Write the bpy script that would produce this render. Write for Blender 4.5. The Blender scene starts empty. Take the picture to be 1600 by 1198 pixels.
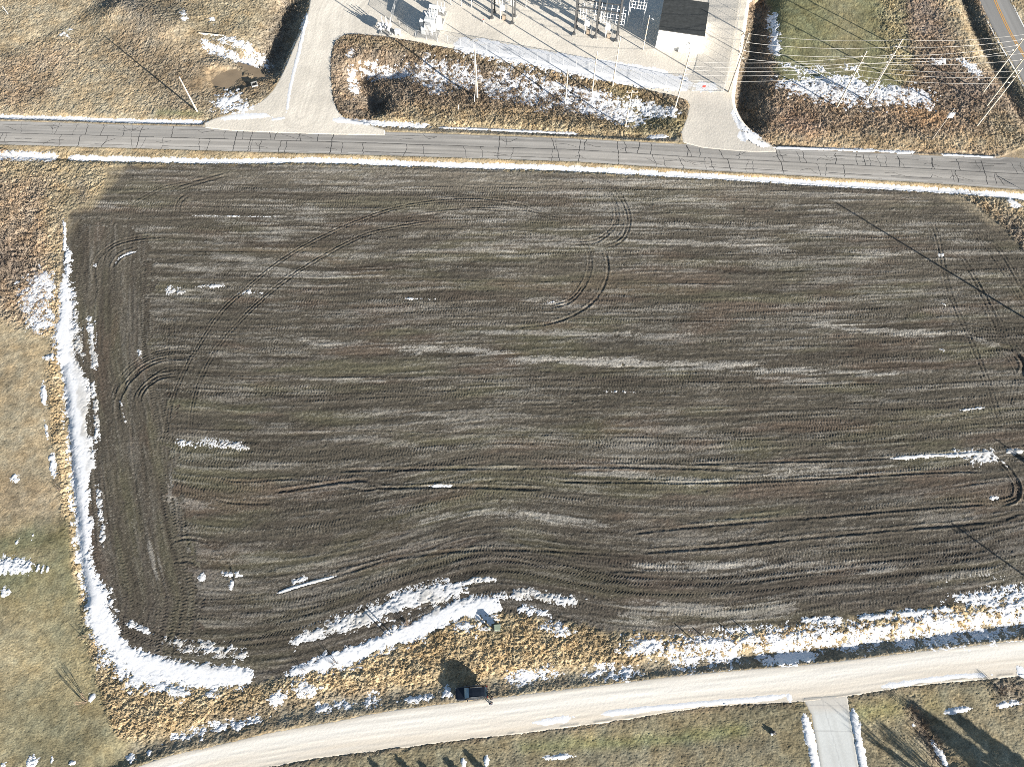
import bpy, bmesh, math, random
import numpy as np
from mathutils import Vector, Matrix
random.seed(7); RNG = np.random.default_rng(7)
S = bpy.context.scene
COL = S.collection
# ------------------------------------------------------------------ camera, sky, sun, exposure
PITCH, CAM_H, FPX = 25.0, 118.0, 1110.0
cam = bpy.data.cameras.new("camera"); camo = bpy.data.objects.new("camera", cam); COL.objects.link(camo)
cam.sensor_width = 36; cam.lens = 36 * FPX / 1600; cam.clip_start = 1; cam.clip_end = 8000
camo.location = (0, 0, CAM_H); camo.rotation_euler = (math.radians(PITCH), 0, 0)
S.camera = camo
SUN_EL, SUN_AZ = 14.5, 132.0           # sun low in the south-east (shadows run to the north-west)
w = bpy.data.worlds.new("World"); S.world = w; w.use_nodes = True
nt = w.node_tree; bg = nt.nodes['Background']; sky = nt.nodes.new('ShaderNodeTexSky'); sky.sky_type = 'NISHITA'
sky.sun_disc = False; sky.sun_elevation = math.radians(SUN_EL); sky.sun_rotation = math.radians(SUN_AZ)
sky.altitude = 200; sky.air_density = 1.0; sky.dust_density = 0.6
nt.links.new(sky.outputs[0], bg.inputs[0]); bg.inputs[1].default_value = 0.05
sd_ = bpy.data.lights.new("sun", 'SUN'); so = bpy.data.objects.new("sun", sd_); COL.objects.link(so)
sd_.energy = 5.0; sd_.angle = math.radians(0.4); sd_.color = (1.0, 0.935, 0.84)
ce = math.cos(math.radians(SUN_EL))
SUND = Vector((math.sin(math.radians(SUN_AZ)) * ce, math.cos(math.radians(SUN_AZ)) * ce, math.sin(math.radians(SUN_EL))))
so.rotation_euler = (-SUND).to_track_quat('-Z', 'Y').to_euler()
S.view_settings.view_transform = 'Standard'; S.view_settings.look = 'None'; S.view_settings.gamma = 1
S.view_settings.exposure = 1.44
S.render.engine = 'CYCLES'
S.cycles.use_denoising = False; S.cycles.filter_width = 0.85; S.cycles.max_bounces = 4; S.cycles.transparent_max_bounces = 12

# ------------------------------------------------------------------ survey helpers (photo point -> metres on the ground)
_T = math.radians(PITCH); _sT, _cT = math.sin(_T), math.cos(_T)
def G(px, py, z=0.0):
    x = (px - 800) / FPX; y = -(py - 599) / FPX
    rx, ry, rz = x, _sT + y * _cT, -_cT + y * _sT
    t = (z - CAM_H) / rz
    return rx * t, ry * t
def GP(pts): return np.array([G(*p) for p in pts], dtype=np.float64)
def smooth(pts, n=5, closed=False):
    P = np.asarray(pts, float); m = len(P); out = []
    rng = range(m if closed else m - 1)
    for i in rng:
        if closed: p0, p1, p2, p3 = P[i - 1], P[i], P[(i + 1) % m], P[(i + 2) % m]
        else: p0, p1, p2, p3 = P[max(i - 1, 0)], P[i], P[i + 1], P[min(i + 2, m - 1)]
        for k in range(n):
            t = k / n
            out.append(0.5 * ((2 * p1) + (-p0 + p2) * t + (2 * p0 - 5 * p1 + 4 * p2 - p3) * t * t + (-p0 + 3 * p1 - 3 * p2 + p3) * t ** 3))
    if not closed: out.append(P[-1])
    return np.array(out)

# ------------------------------------------------------------------ terrain grid
X0, X1, DX = -142.0, 142.0, 0.15
xs = np.arange(X0, X1 + 1e-6, DX)
yl = [-24.0]
while yl[-1] < 182: yl.append(yl[-1] + 0.10 + 0.11 * min(max(yl[-1] / 150, 0), 1.15))
ys = np.array(yl)
NX, NY = len(xs), len(ys)
X, Y = np.meshgrid(xs.astype(np.float32), ys.astype(np.float32))
def sst(a, lo, hi):
    t = np.clip((a - lo) / (hi - lo), 0, 1); return t * t * (3 - 2 * t)
_tabs = {}
def vn(x, y, seed=0):                        # value noise 0..1
    if seed not in _tabs: _tabs[seed] = np.random.default_rng(1000 + seed).random((512, 512)).astype(np.float32)
    T = _tabs[seed]
    xf = np.floor(x); yf = np.floor(y); fx = (x - xf).astype(np.float32); fy = (y - yf).astype(np.float32)
    xi = xf.astype(np.int32) & 511; yi = yf.astype(np.int32) & 511; xj = (xi + 1) & 511; yj = (yi + 1) & 511
    fx = fx * fx * (3 - 2 * fx); fy = fy * fy * (3 - 2 * fy)
    a = T[yi, xi]; b = T[yi, xj]; c = T[yj, xi]; d = T[yj, xj]
    return (a + (b - a) * fx) * (1 - fy) + (c + (d - c) * fx) * fy
def fbm(x, y, o=3, seed=0):
    s = 0; a = 1; t = 0
    for i in range(o):
        ca, sa = math.cos(i * 0.9 + 0.3), math.sin(i * 0.9 + 0.3)
        s = s + a * vn((x * ca - y * sa) * 2 ** i, (x * sa + y * ca) * 2 ** i, seed + i); t += a; a *= 0.55
    return s / t
def window(P, m):
    i0, i1 = np.searchsorted(xs, [P[:, 0].min() - m, P[:, 0].max() + m]); j0, j1 = np.searchsorted(ys, [P[:, 1].min() - m, P[:, 1].max() + m])
    return slice(max(j0 - 1, 0), min(j1 + 1, NY)), slice(max(i0 - 1, 0), min(i1 + 1, NX))
def seg_d2(x, y, a, b):
    dx, dy = b[0] - a[0], b[1] - a[1]; L = dx * dx + dy * dy + 1e-9
    t = np.clip(((x - a[0]) * dx + (y - a[1]) * dy) / L, 0, 1)
    return (x - a[0] - t * dx) ** 2 + (y - a[1] - t * dy) ** 2, t
def line_dist(P, m):                         # distance to a polyline and length along it, within m metres
    W = window(P, m); x = X[W]; y = Y[W]
    D = np.full(x.shape, 1e9, np.float32); A = np.zeros(x.shape, np.float32); acc = 0.0
    for a, b in zip(P[:-1], P[1:]):
        d2, t = seg_d2(x, y, a, b); L = math.hypot(*(b - a)); k = d2 < D
        D = np.where(k, d2, D); A = np.where(k, acc + t * L, A); acc += L
    return W, np.sqrt(D), A, acc
def sdf(P, m=6.0):                           # signed distance to polygon: + inside, limited to -m outside
    out = np.full((NY, NX), -m, np.float32); W = window(P, m); x = X[W]; y = Y[W]
    D = np.full(x.shape, 1e9, np.float32); ins = np.zeros(x.shape, bool)
    for a, b in zip(P, np.roll(P, -1, 0)):
        d2, t = seg_d2(x, y, a, b); D = np.minimum(D, d2)
        if a[1] != b[1]:
            c = ((a[1] > y) != (b[1] > y)) & (x < (b[0] - a[0]) * (y - a[1]) / (b[1] - a[1]) + a[0]); ins ^= c
    D = np.sqrt(D); out[W] = np.where(ins, D, np.maximum(-D, -m)); return out
def poly(pts, n=3, m=6.0): return sdf(smooth(GP(pts), n, True), m)

# ------------------------------------------------------------------ plan of the place
FIELD_B = [(1720,905),(1600,925),(1560,936),(1500,946),(1400,957),(1320,965),(1250,974),(1180,985),(1100,990),(1000,988),(930,981),(870,971),(820,960),(770,955),(720,966),(680,984),(620,1005),(560,1027),(500,1046),(440,1060),(380,1068),(300,1068),(240,1052),(190,1022),(160,985)]
FIELD_L = [(146,940),(136,890),(124,820),(114,740),(106,660),(99,600),(91,540),(95,480),(99,400),(102,350),(110,328),(132,320),(155,300),(166,278),(178,260)]
FIELD_T = [(300,257),(500,258),(700,263),(900,271),(1100,280),(1300,291),(1460,300),(1510,312),(1560,347),(1600,392),(1720,470)]
field_sd = sdf(smooth(GP(FIELD_B + FIELD_L + FIELD_T), 2, True), 8)
field_sd += (fbm(X / 1.6, Y / 1.6, 3, 5) - .5) * 1.6
ROAD_U = [(-160,180),(0,188),(200,194.5),(400,199.5),(500,202),(700,208.5),(900,216),(1120,227),(1435,241),(1560,246),(1620,222),(1700,240)]
ROAD_L = [(1720,318),(1640,303),(1600,297.5),(1435,285),(1120,267.5),(900,252.5),(700,246),(500,240),(400,237.5),(200,231.5),(0,226),(-160,221)]
road_sd = sdf(GP(ROAD_U + ROAD_L), 6)
GRAV_U = [(60,1248),(216,1198),(272,1180),(340,1165),(430,1144),(520,1129),(600,1113),(710,1099),(810,1087),(960,1069),(1100,1053),(1285,1037),(1442,1018),(1600,1001),(1760,982)]
GRAV_L = [(1760,1036),(1600,1054),(1442,1068),(1332,1084),(1255,1094),(1100,1103),(900,1133),(630,1165),(420,1196),(200,1255)]
grav_sd = sdf(smooth(GP(GRAV_U + GRAV_L), 3, True), 6)
DRIVE = [(1258,1092),(1300,1089),(1322,1087),(1325,1108),(1332,1150),(1344,1225),(1356,1300),(1306,1300),(1288,1225),(1276,1150),(1269,1115)]
drive_sd = sdf(GP(DRIVE), 6)
YARD = [(487,-5),(480,30),(462,70),(446,108),(428,140),(405,162),(370,176),(335,186),(322,199),(420,206),(600,210),(575,196),(548,191),(530,178),(519,150),(516,110),(519,76),(532,57),(560,53),(620,60),(660,67),(700,75),(800,95),(900,116),(1000,138),(1062,152),(1078,163),(1072,190),(1068,222),(1140,234),(1212,236),(1186,216),(1162,196),(1149,176),(1143,150),(1151,100),(1161,40),(1167,0),(1180,-70),(500,-70)]
yard_sd = sdf(smooth(GP(YARD), 2, True), 6)
HWY = [(1514,-40),(1534,8),(1553,46),(1580,93),(1612,150),(1660,235),(1820,235),(1700,140),(1640,90),(1604,50),(1578,4),(1560,-40)]
hwy_sd = sdf(GP(HWY), 6)
POND = [(316,112),(330,104),(352,102),(372,106),(392,116),(398,126),(390,136),(374,142),(352,141),(336,134),(322,124)]
pond_sd = poly(POND) - .5 + (fbm(X / 2.0, Y / 2.0, 3, 6) - .5) * 2.5

# ------------------------------------------------------------------ macro relief
Z = np.zeros((NY, NX), np.float32)
def ditch(pts, depth, hw, e=2.0):
    P = smooth(GP(pts), 4); W, d, a, L = line_dist(P, hw * 2.4)
    t = np.clip(np.minimum(a, L - a) / (hw * 1.5), 0, 1)
    Z[W] -= depth * np.exp(-(d / hw) ** e) * t
Z += (fbm(X / 14, Y / 14, 2, 3) - 0.5) * 0.25
ditch([(120,1215),(230,1165),(330,1135),(480,1103),(600,1083),(690,1070),(800,1060),(900,1050),(1100,1032),(1300,1012),(1450,992),(1620,972)], 0.32, 1.6)
ditch([(1130,1030),(1240,1020),(1330,1008),(1450,994),(1560,980),(1660,968)], 0.34, 1.3)
ditch([(-60,240),(0,243),(130,247),(300,251),(500,251),(700,258),(900,264),(1100,275),(1300,287),(1490,298),(1600,308),(1700,330)], 0.35, 0.9)
ditch([(-60,180),(100,184),(200,188),(330,190),(380,180)], 0.35, 0.9)
ditch([(540,184),(600,193),(750,199),(900,207),(1060,213)], 0.3, 0.9)
ditch([(1190,222),(1300,232),(1430,239),(1560,243)], 0.3, 0.9)
ditch([(455,-30),(440,20),(428,60),(412,100),(398,128)], 2.3, 4.6)          # west of the entrance lane
ditch([(552,92),(560,118),(578,148),(600,180)], 2.1, 3.0)
ditch([(556,100),(600,104),(650,106)], 1.4, 3.0)                              # pit in the verge by the entrance
ditch([(560,110),(660,118),(760,130),(860,148),(960,172),(1050,184)], 1.1, 5.0)
ditch([(1192,-40),(1186,30),(1178,90),(1166,140),(1162,180),(1176,212)], 2.2, 3.6)
ditch([(1500,-30),(1524,40),(1560,110),(1600,180),(1650,260)], .9, 1.7)
ditch([(300,78),(350,84),(405,96)], 0.6, 2.5)
ditch([(96,560),(104,660),(112,760),(122,860),(134,950)], 0.45, 1.0)
ditch([(1428,1110),(1446,1140),(1470,1180),(1500,1230)], 0.7, 1.8)
ditch([(330,104),(352,122),(385,125)], 0.6, 4.0)
P = smooth(GP([(190,20),(230,30),(270,45)]), 3); W, d, a, L = line_dist(P, 12); Z[W] += 1.5 * np.exp(-(d / 5) ** 2)
P = smooth(GP([(-20,86),(40,66),(90,40),(140,10)]), 3); W, d, a, L = line_dist(P, 12); Z[W] -= 0.22 * np.exp(-(d / 2.2) ** 2)
for sd, z0 in ((road_sd, 0.0), (grav_sd, 0.0), (yard_sd, 0.0), (hwy_sd, 0.0), (drive_sd, 0.0)):
    k = sst(sd, -1.2, 0.1); Z = Z * (1 - k) + z0 * k
k = sst(field_sd, -0.5, 2.0); Z = Z * (1 - 0.7 * k)
edge = sst(np.minimum(np.minimum(X - X0, X1 - X), np.minimum(Y - ys[0], ys[-1] - Y)), 0, 6)
Z *= edge
MACRO = Z.copy()

# ------------------------------------------------------------------ albedo and vegetation height over the ground
C = np.empty((NY, NX, 3), np.float32); C[:] = (0.37, 0.295, 0.175)
VEG = np.full((NY, NX), 0.16, np.float32); VSZ = np.full((NY, NX), 0.8, np.float32)
wob = (fbm(X / 2.2, Y / 2.2, 3, 20) - 0.5) * 3.0
def region(pts, col, veg=None, soft=1.2, k=1.0, n=3):
    global VEG
    s = poly(pts, n, soft * 2 + 4); m = sst(s + wob * min(soft, 1.5), -soft, soft) * k
    C[:] = C * (1 - m[..., None]) + np.array(col, np.float32) * m[..., None]
    if veg is not None: VEG = VEG * (1 - m) + veg * m
    return m
def patch(pts, wd, col, k=0.8, veg=None):    # soft stroke of another growth, soil or painted bank shade along a line, wd in metres
    global VEG
    P = smooth(GP(pts), 3); W, d, a, L = line_dist(P, wd * 2)
    m = np.exp(-((d + wob[W] * 0.35 * min(wd, 3)) / wd) ** 2).clip(0, 1) * k
    C[W] = C[W] * (1 - m[..., None]) + np.array(col, np.float32) * m[..., None]
    if veg is not None: VEG[W] = VEG[W] * (1 - m) + veg * m
# north-west meadow
region([(-200,-90),(500,-90),(480,60),(420,150),(330,178),(-200,176)], (0.40,0.325,0.205), 0.17)
patch([(210,70),(270,110),(300,150)], 8, (0.25,0.195,0.13), 0.8, 0.3)
patch([(240,50),(300,60),(320,90)], 7, (0.27,0.21,0.14), 0.6)
patch([(180,-10),(215,15),(262,40),(275,5)], 5, (0.235,0.205,0.165), 0.85, 0.3)
patch([(0,120),(40,105),(80,95)], 6, (0.31,0.23,0.155), 0.75, 0.3)
patch([(20,150),(60,140)], 4, (0.28,0.20,0.13), 0.7, 0.35)
patch([(300,20),(360,30),(420,20)], 9, (0.33,0.27,0.16), 0.6, 0.25)
patch([(395,128),(412,100),(428,60),(440,20),(455,-20)], 5, (0.22,0.18,0.135), 0.9, 0.55)  # taller growth, with the shade of the lane's bank put into its colour
patch([(300,112),(340,98),(380,100)], 2.5, (0.38,0.30,0.2), 0.7, 0.3)
patch([(318,125),(360,122),(392,124)], 4, (0.30,0.22,0.13), 0.9, 0.05)
patch([(250,176),(310,178)], 1.0, (0.22,0.23,0.10), 0.6, 0.05)
# west strip, brush and lawn
region([(-120,245),(60,247),(90,262),(92,330),(88,420),(80,520),(-120,535)], (0.38,0.285,0.19), 0.5)
patch([(20,262),(80,258),(130,275),(140,300)], 4, (0.37,0.30,0.18), 0.9, 0.3)
patch([(80,300),(88,420),(84,530)], 2.0, (0.42,0.33,0.20), 0.9, 0.35)
patch([(125,285),(130,310)], 1.8, (0.20,0.17,0.13), 0.7, 0.2)
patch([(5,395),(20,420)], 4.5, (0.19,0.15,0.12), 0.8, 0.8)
region([(-120,530),(74,530),(84,620),(90,760),(112,850),(136,1000),(160,1100),(200,1150),(180,1215),(100,1330),(-160,1330)], (0.40,0.325,0.19), 0.04)
patch([(0,560),(50,640),(40,720),(60,780)], 9, (0.385,0.305,0.185), 0.9, 0.05)
patch([(0,780),(60,800)], 5, (0.33,0.26,0.165), 0.7)
patch([(100,830),(110,920)], 2.5, (0.20,0.185,0.085), 0.8)
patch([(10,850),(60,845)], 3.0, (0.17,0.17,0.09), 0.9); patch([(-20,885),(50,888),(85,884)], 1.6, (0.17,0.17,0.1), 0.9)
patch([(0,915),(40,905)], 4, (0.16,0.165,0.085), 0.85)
patch([(90,940),(150,1090),(60,1130),(150,1170)], 8, (0.255,0.23,0.12), 0.7)
patch([(0,1080),(60,1060)], 8, (0.31,0.27,0.15), 0.5)
patch([(60,1170),(150,1165),(200,1150)], 3, (0.215,0.20,0.12), 0.7)
# tufted strips round the field
region([(92,545),(110,760),(130,930),(152,1000),(200,1052),(250,1072),(330,1082),(420,1070),(520,1046),(640,1003),(720,972),(780,958),(880,975),(960,988),(1100,995),(1250,977),(1400,960),(1620,930),(1620,965),(1300,1003),(1100,1025),(900,1048),(690,1066),(480,1100),(330,1130),(210,1160),(168,1110),(140,1010),(110,860),(84,690),(76,560)], (0.43,0.325,0.18), 0.33, 0.7)
patch([(210,1175),(330,1150),(480,1117),(600,1098),(710,1086),(900,1058),(1100,1042),(1285,1027),(1600,990)], 1.3, (0.29,0.245,0.17), 0.9, 0.12)
patch([(330,1125),(480,1095),(600,1078)], 1.0, (0.2,0.165,0.12), 0.6)
patch([(660,1000),(760,1010),(900,1010)], 3, (0.45,0.33,0.17), 0.6)
patch([(635,972),(636,974)], 1.3, (0.42,0.30,0.22), 0.9, 0.2)
patch([(1520,318),(1560,338),(1600,370)], 4.2, (0.43,0.34,0.22), 0.95, 0.5)
patch([(1585,352),(1605,385)], 2.5, (0.24,0.2,0.16), 0.9, 0.4)
# island between road and yard
region([(518,60),(560,50),(660,66),(900,115),(1070,155),(1072,214),(900,205),(600,192),(535,182),(516,140)], (0.24,0.185,0.13), 0.5, 0.8)
patch([(600,188),(750,193),(900,200),(1040,206)], 2.6, (0.42,0.33,0.19), 0.95, 0.25)
patch([(640,175),(800,180),(960,192)], 2.8, (0.34,0.26,0.15), 0.7, 0.4)
patch([(540,62),(620,70),(720,86),(850,112),(960,136),(1040,160)], 2.0, (0.30,0.225,0.13), 0.8, 0.4)
patch([(1000,185),(1050,190)], 4, (0.28,0.24,0.12), 0.8, 0.3)
patch([(960,140),(990,150)], 3, (0.29,0.23,0.11), 0.7, 0.35)
patch([(530,90),(528,130),(545,165)], 3, (0.31,0.235,0.16), 0.7, 0.35)
# north-east block
region([(1160,-90),(1540,-90),(1545,40),(1600,160),(1610,245),(1430,240),(1210,230),(1160,195)], (0.29,0.215,0.145), 0.4, 0.8)
region([(1214,-60),(1405,-60),(1412,40),(1424,100),(1400,140),(1330,128),(1225,128),(1212,60)], (0.215,0.21,0.10), 0.07, 1.0)
patch([(1300,-20),(1330,50),(1300,100)], 5, (0.26,0.225,0.13), 0.6)
patch([(1390,-10),(1400,60),(1410,110)], 3.5, (0.36,0.29,0.16), 0.8, 0.4)
patch([(1440,-10),(1450,40)], 4.5, (0.31,0.235,0.18), 0.8, 0.25)
patch([(1485,-10),(1505,40),(1530,90)], 3.8, (0.45,0.36,0.22), 0.95, 0.2)
patch([(1508,-10),(1530,35),(1562,95),(1600,160)], 1.6, (0.15,0.14,0.105), 0.9, 0.3)  # shade of the highway's west slope painted as a dark colour
patch([(1220,222),(1320,222),(1420,226),(1540,222),(1590,232)], 3.2, (0.41,0.31,0.18), 0.9, 0.2)
patch([(1425,180),(1460,185)], 4, (0.42,0.265,0.14), 0.8, 0.3)
patch([(1240,190),(1260,198)], 4, (0.36,0.22,0.14), 0.6)
patch([(1180,30),(1176,90),(1170,150),(1180,190)], 3, (0.18,0.15,0.105), 0.8, 0.4)  # weeds darkened in colour to carry the shade of the ditch bank
patch([(1480,120),(1520,150)], 6, (0.23,0.175,0.135), 0.8, 0.3)
patch([(1560,190),(1590,215)], 4, (0.33,0.27,0.165), 0.7)
# south lawns
region([(420,1205),(630,1170),(900,1138),(1100,1108),(1250,1097),(1262,1140),(1276,1330),(380,1330)], (0.275,0.235,0.14), 0.07, 0.5)
region([(1326,1090),(1442,1070),(1600,1057),(1800,1040),(1800,1330),(1360,1330),(1336,1150)], (0.275,0.235,0.145), 0.07, 0.5)
patch([(820,1170),(900,1165),(1050,1155),(1160,1140)], 1.1, (0.23,0.24,0.095), 0.8)
patch([(800,1185),(1000,1180),(1200,1165)], 1.6, (0.20,0.175,0.115), 0.8)
patch([(1185,1110),(1240,1105),(1250,1180)], 2.5, (0.185,0.165,0.10), 0.8)
patch([(1350,1112),(1400,1106),(1460,1098)], 1.3, (0.27,0.255,0.11), 0.8)
patch([(1420,1092),(1500,1086),(1560,1090)], 2.0, (0.32,0.265,0.15), 0.6)
patch([(1570,1072),(1600,1070)], 2.5, (0.22,0.18,0.14), 0.8, 0.3)
patch([(1428,1108),(1446,1140),(1470,1180)], 1.6, (0.215,0.165,0.125), 0.8, 0.3)
patch([(420,1200),(630,1168),(900,1136),(1100,1106),(1235,1098)], 0.5, (0.18,0.15,0.105), 0.8, 0.12)
patch([(1332,1089),(1442,1072),(1600,1058)], 0.5, (0.2,0.17,0.12), 0.7, 0.12)
# road verges
patch([(-60,228),(200,235),(400,241),(700,249.5),(900,256),(1120,271),(1435,288),(1600,300)], 0.55, (0.45,0.34,0.19), 0.95, 0.06)
patch([(-60,184),(200,191),(330,196)], 0.5, (0.29,0.25,0.19), 0.9, 0.06)
patch([(560,199),(750,206),(900,212),(1060,219)], 0.5, (0.24,0.215,0.17), 0.9, 0.06)
patch([(1200,229),(1435,239),(1560,244)], 0.5, (0.27,0.23,0.17), 0.9, 0.06)
patch([(1590,30),(1620,80)], 2.2, (0.45,0.38,0.26), 0.9, 0.05)
lum = C.mean(-1, keepdims=True); C = lum + (C - lum) * .85
# mottling of the plant cover
mot = fbm(X / 5, Y / 5, 4, 30); fin = fbm(X / 0.75, Y / 0.75, 3, 40); hue = fbm(X / 2.0, Y / 2.0, 3, 50) - 0.5
C *= (0.62 + 0.76 * mot)[..., None] * (0.55 + 0.9 * fin)[..., None]
C[..., 0] *= 1 + 0.2 * hue; C[..., 2] *= 1 - 0.24 * hue
t1 = vn(X / 0.5 + 9, Y / 0.5, 60); t2 = vn(X / 0.26, Y / 0.26, 61); t3 = vn(X / 1.1 + wob, Y / 1.1, 62)
TUFT = VEG * (0.40 * t1 ** 1.3 + 0.55 * t2 + 0.40 * t3 ** 1.5 - 0.45)
GZ = MACRO + TUFT * edge + (RNG.random((NY, NX), dtype=np.float32) - 0.5) * (0.025 + 0.42 * VEG)
for sd in (road_sd, grav_sd, yard_sd, hwy_sd, drive_sd):
    k = sst(sd, -0.35, 0.25); GZ = GZ * (1 - k) + (MACRO - 0.09) * k
k = sst(pond_sd, -0.8, 0.8); GZ -= 0.35 * k

# ------------------------------------------------------------------ the ploughed field: rows follow its borders
bp = smooth(GP(FIELD_B), 4); bp = bp[np.argsort(bp[:, 0])]
tp = smooth(GP(FIELD_T), 4); tp = tp[np.argsort(tp[:, 0])]
xb = np.arange(-160, 160, 1.0)
yb = np.interp(xb, bp[:, 0], bp[:, 1]); yt = np.interp(xb, [tp[0, 0], tp[-30, 0]], [tp[0, 1], tp[-30, 1]])
sl = (yt[-1] - yt[0]) / (xb[-1] - xb[0]); yt = yt[0] + sl * (xb - xb[0])
def gs(a, s):
    k = np.exp(-0.5 * (np.arange(-4 * s, 4 * s + 1) / s) ** 2); k /= k.sum(); return np.convolve(np.pad(a, 4 * s, mode='edge'), k, 'valid')
yb1, yb2 = gs(yb, 3), gs(yb, 25)
ybx = np.interp(xs, xb, yb1).astype(np.float32)[None, :]; ybx2 = np.interp(xs, xb, yb2).astype(np.float32)[None, :]
ytx = np.interp(xs, xb, yt).astype(np.float32)[None, :]
t0 = (Y - ybx) / (ytx - ybx); kb = sst(t0, 0.08, 0.5); ybm = ybx * (1 - kb) + ybx2 * kb
V = (Y - ybm) / (ytx - ybm) * 96.0; U = X.copy()
lp = GP(FIELD_L); lp = lp[np.argsort(lp[:, 1])]
xl = np.interp(ys, lp[:, 1], lp[:, 0]).astype(np.float32)[:, None]
head = (1 - sst(X - xl + (fbm(X / 6, Y / 6, 2, 70) - 0.5) * 3, 14, 21)) * sst(Y, 3, 14) * (1 - sst(Y, 86, 96))
hd = head + (fbm(X / 1.3, Y / 1.3, 3, 72) - .5) * 1.5 > 0.5
SDl = X - xl
V = np.where(hd, SDl * 1.05 + 300, V); U = np.where(hd, Y, U)
V = V + (fbm(U / 18, V / 5, 2, 71) - 0.5) * 0.6
r1 = .6 * vn(U / 7, V / 0.40, 80) + .4 * vn(U / 2.2, V / .3, 86); r2 = vn(U / 16, V / 0.8, 81); r3 = vn(U / 1.1, V / 0.5, 82); r4 = vn(U / 40, V / 2.4, 83)
b1 = fbm(U / 26, V / 1.7, 3, 90); b2 = fbm(U / 9, V / 0.6, 2, 95); b3 = fbm(X / 9, Y / 9, 3, 99)
grit = RNG.random((NY, NX), dtype=np.float32); frost = sst(0.36 * b1 + 0.40 * b2 + 0.24 * b3 + .42 * (r1 - .5) + .22 * (grit - .5), 0.50, 0.74)
green = sst(fbm(U / 16, V / 3.5, 3, 110), 0.5, 0.75); red = sst(fbm(U / 14, V / 3.0, 3, 120), 0.56, 0.76)
lowf = fbm(X / 22, Y / 22, 2, 130)
FC = np.empty((NY, NX, 3), np.float32); FC[:] = (0.094, 0.084, 0.067)
def fmix(m, col): FC[:] = FC * (1 - m[..., None]) + np.array(col, np.float32) * m[..., None]
fmix(green * 0.6, (0.118, 0.112, 0.072)); fmix(red * 0.4, (0.128, 0.09, 0.068))
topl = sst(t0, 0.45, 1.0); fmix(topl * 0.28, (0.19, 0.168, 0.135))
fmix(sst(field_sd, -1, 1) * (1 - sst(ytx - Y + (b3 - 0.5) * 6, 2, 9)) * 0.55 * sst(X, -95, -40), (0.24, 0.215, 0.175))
hq = np.where(hd, .45, 1.0).astype(np.float32); fmix(frost * hq * (0.32 + 0.24 * topl), (0.34, 0.325, 0.295))
dk = sst(fbm(U / 30, V / 1.3, 3, 105), .54, .7); fmix(dk * .5, (.068, .058, .047))
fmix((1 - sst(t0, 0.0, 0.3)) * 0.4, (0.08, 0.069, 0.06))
def streak(pts, wd, k, col=(0.45, 0.43, 0.39)):
    P = smooth(GP(pts), 4); W, d, a, L = line_dist(P, wd * 2.2)
    br = sst(0.62 * r1[W] + 0.2 * r3[W] + 0.35 * b2[W] + .25 * (grit[W] - .5) - 0.35 * (d / wd) + 0.15 * np.minimum(1, np.minimum(a, L - a) / 3), 0.46, 0.70)
    m = (.72 * br * k * (d < wd * 2.2))[..., None]; FC[W] = FC[W] * (1 - m) + np.array(col, np.float32) * m
for p, wd, k in [([(610,547),(700,546),(800,554)],1.0,.75), ([(790,560),(950,566),(1150,574),(1400,586)],0.9,.7), ([(1260,506),(1340,514),(1480,524)],1.0,.6),
                 ([(470,532),(560,536),(700,540)],.8,.4), ([(990,886),(1100,882),(1200,878)],1.0,.55), ([(660,812),(740,800),(860,806),(960,822)],.9,.5), ([(1190,745),(1300,735),(1400,728)],.9,.4),
                 ([(980,375),(1100,382),(1250,392)],.9,.45), ([(1040,350),(1200,356),(1400,366)],1.0,.4), ([(300,337),(400,338),(520,340)],.3,.7), ([(620,464),(680,466)],.4,.8), ([(720,516),(860,520),(1000,522)],.7,.5),
                 ([(980,521),(1080,523)],.8,.5), ([(760,395),(860,402)],.8,.4), ([(300,420),(420,430),(560,428)],.9,.3), ([(900,740),(1000,745),(1120,750)],.9,.45), ([(1240,950),(1150,958),(1050,955),(960,960)],1.8,.4),
                 ([(1100,900),(1250,885),(1400,890)],1.2,.35), ([(1330,395),(1400,400)],1.2,.35), ([(1500,520),(1560,540)],1.0,.4), ([(500,680),(700,700)],.9,.25), ([(232,850),(245,900)],.9,.5), ([(262,740),(268,800)],.7,.4),
                 ([(1440,900),(1560,890)],1.0,.35), ([(560,640),(700,650)],.8,.3), ([(820,470),(900,476)],.6,.5), ([(120,500),(125,560)],.6,.5), ([(1180,590),(1340,600)],.8,.45), ([(460,590),(600,596)],.7,.35), ([(640,330),(800,345)],.8,.3)]:
    streak(p, wd, k)
fmix(sst(2.6 - field_sd + (b3 - .5) * 8, 0, 3) * sst(-X, 60, 75) * sst(Y, 86, 94) * .8, (.34, .28, .18))
fmix(sst(2.6 - field_sd + (b3 - .5) * 8, 0, 3) * sst(X, 82, 92) * sst(Y, 82, 90) * .7, (.33, .28, .2))
FC *= (1 + hq * (.55 * (r1 - .5) + .34 * (r2 - .5)) + .24 * (lowf - .5))[..., None] * (0.62 + 0.76 * grit)[..., None]
speck = (RNG.random((NY, NX), dtype=np.float32) > .985) * (.25 + .5 * sst(b1, .4, .7)); fmix(speck, (.34, .32, .27))
FZ = MACRO + (0.085 * hq + .012) * (r1 - 0.5) + 0.03 * (r2 - 0.5) + 0.04 * (r3 - 0.5) + 0.02 * (r4 - 0.5) + 0.035 * (vn(X / 0.36, Y / 0.36, 84) - 0.5) + 0.035 * (RNG.random((NY, NX), dtype=np.float32) - 0.5)
band = sst(vn(V / 1.5, U / 90, 85), 0.56, 0.66)                     # bars left by tyre lugs along the wheel bands
FZ += band * 0.02 * (.4 + 1.2 * vn(U / 5, V / 3, 87)) * np.sin(2 * np.pi * (U / 0.5 + np.abs((V / 1.5) % 1 - 0.5) * 1.2))
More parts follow.
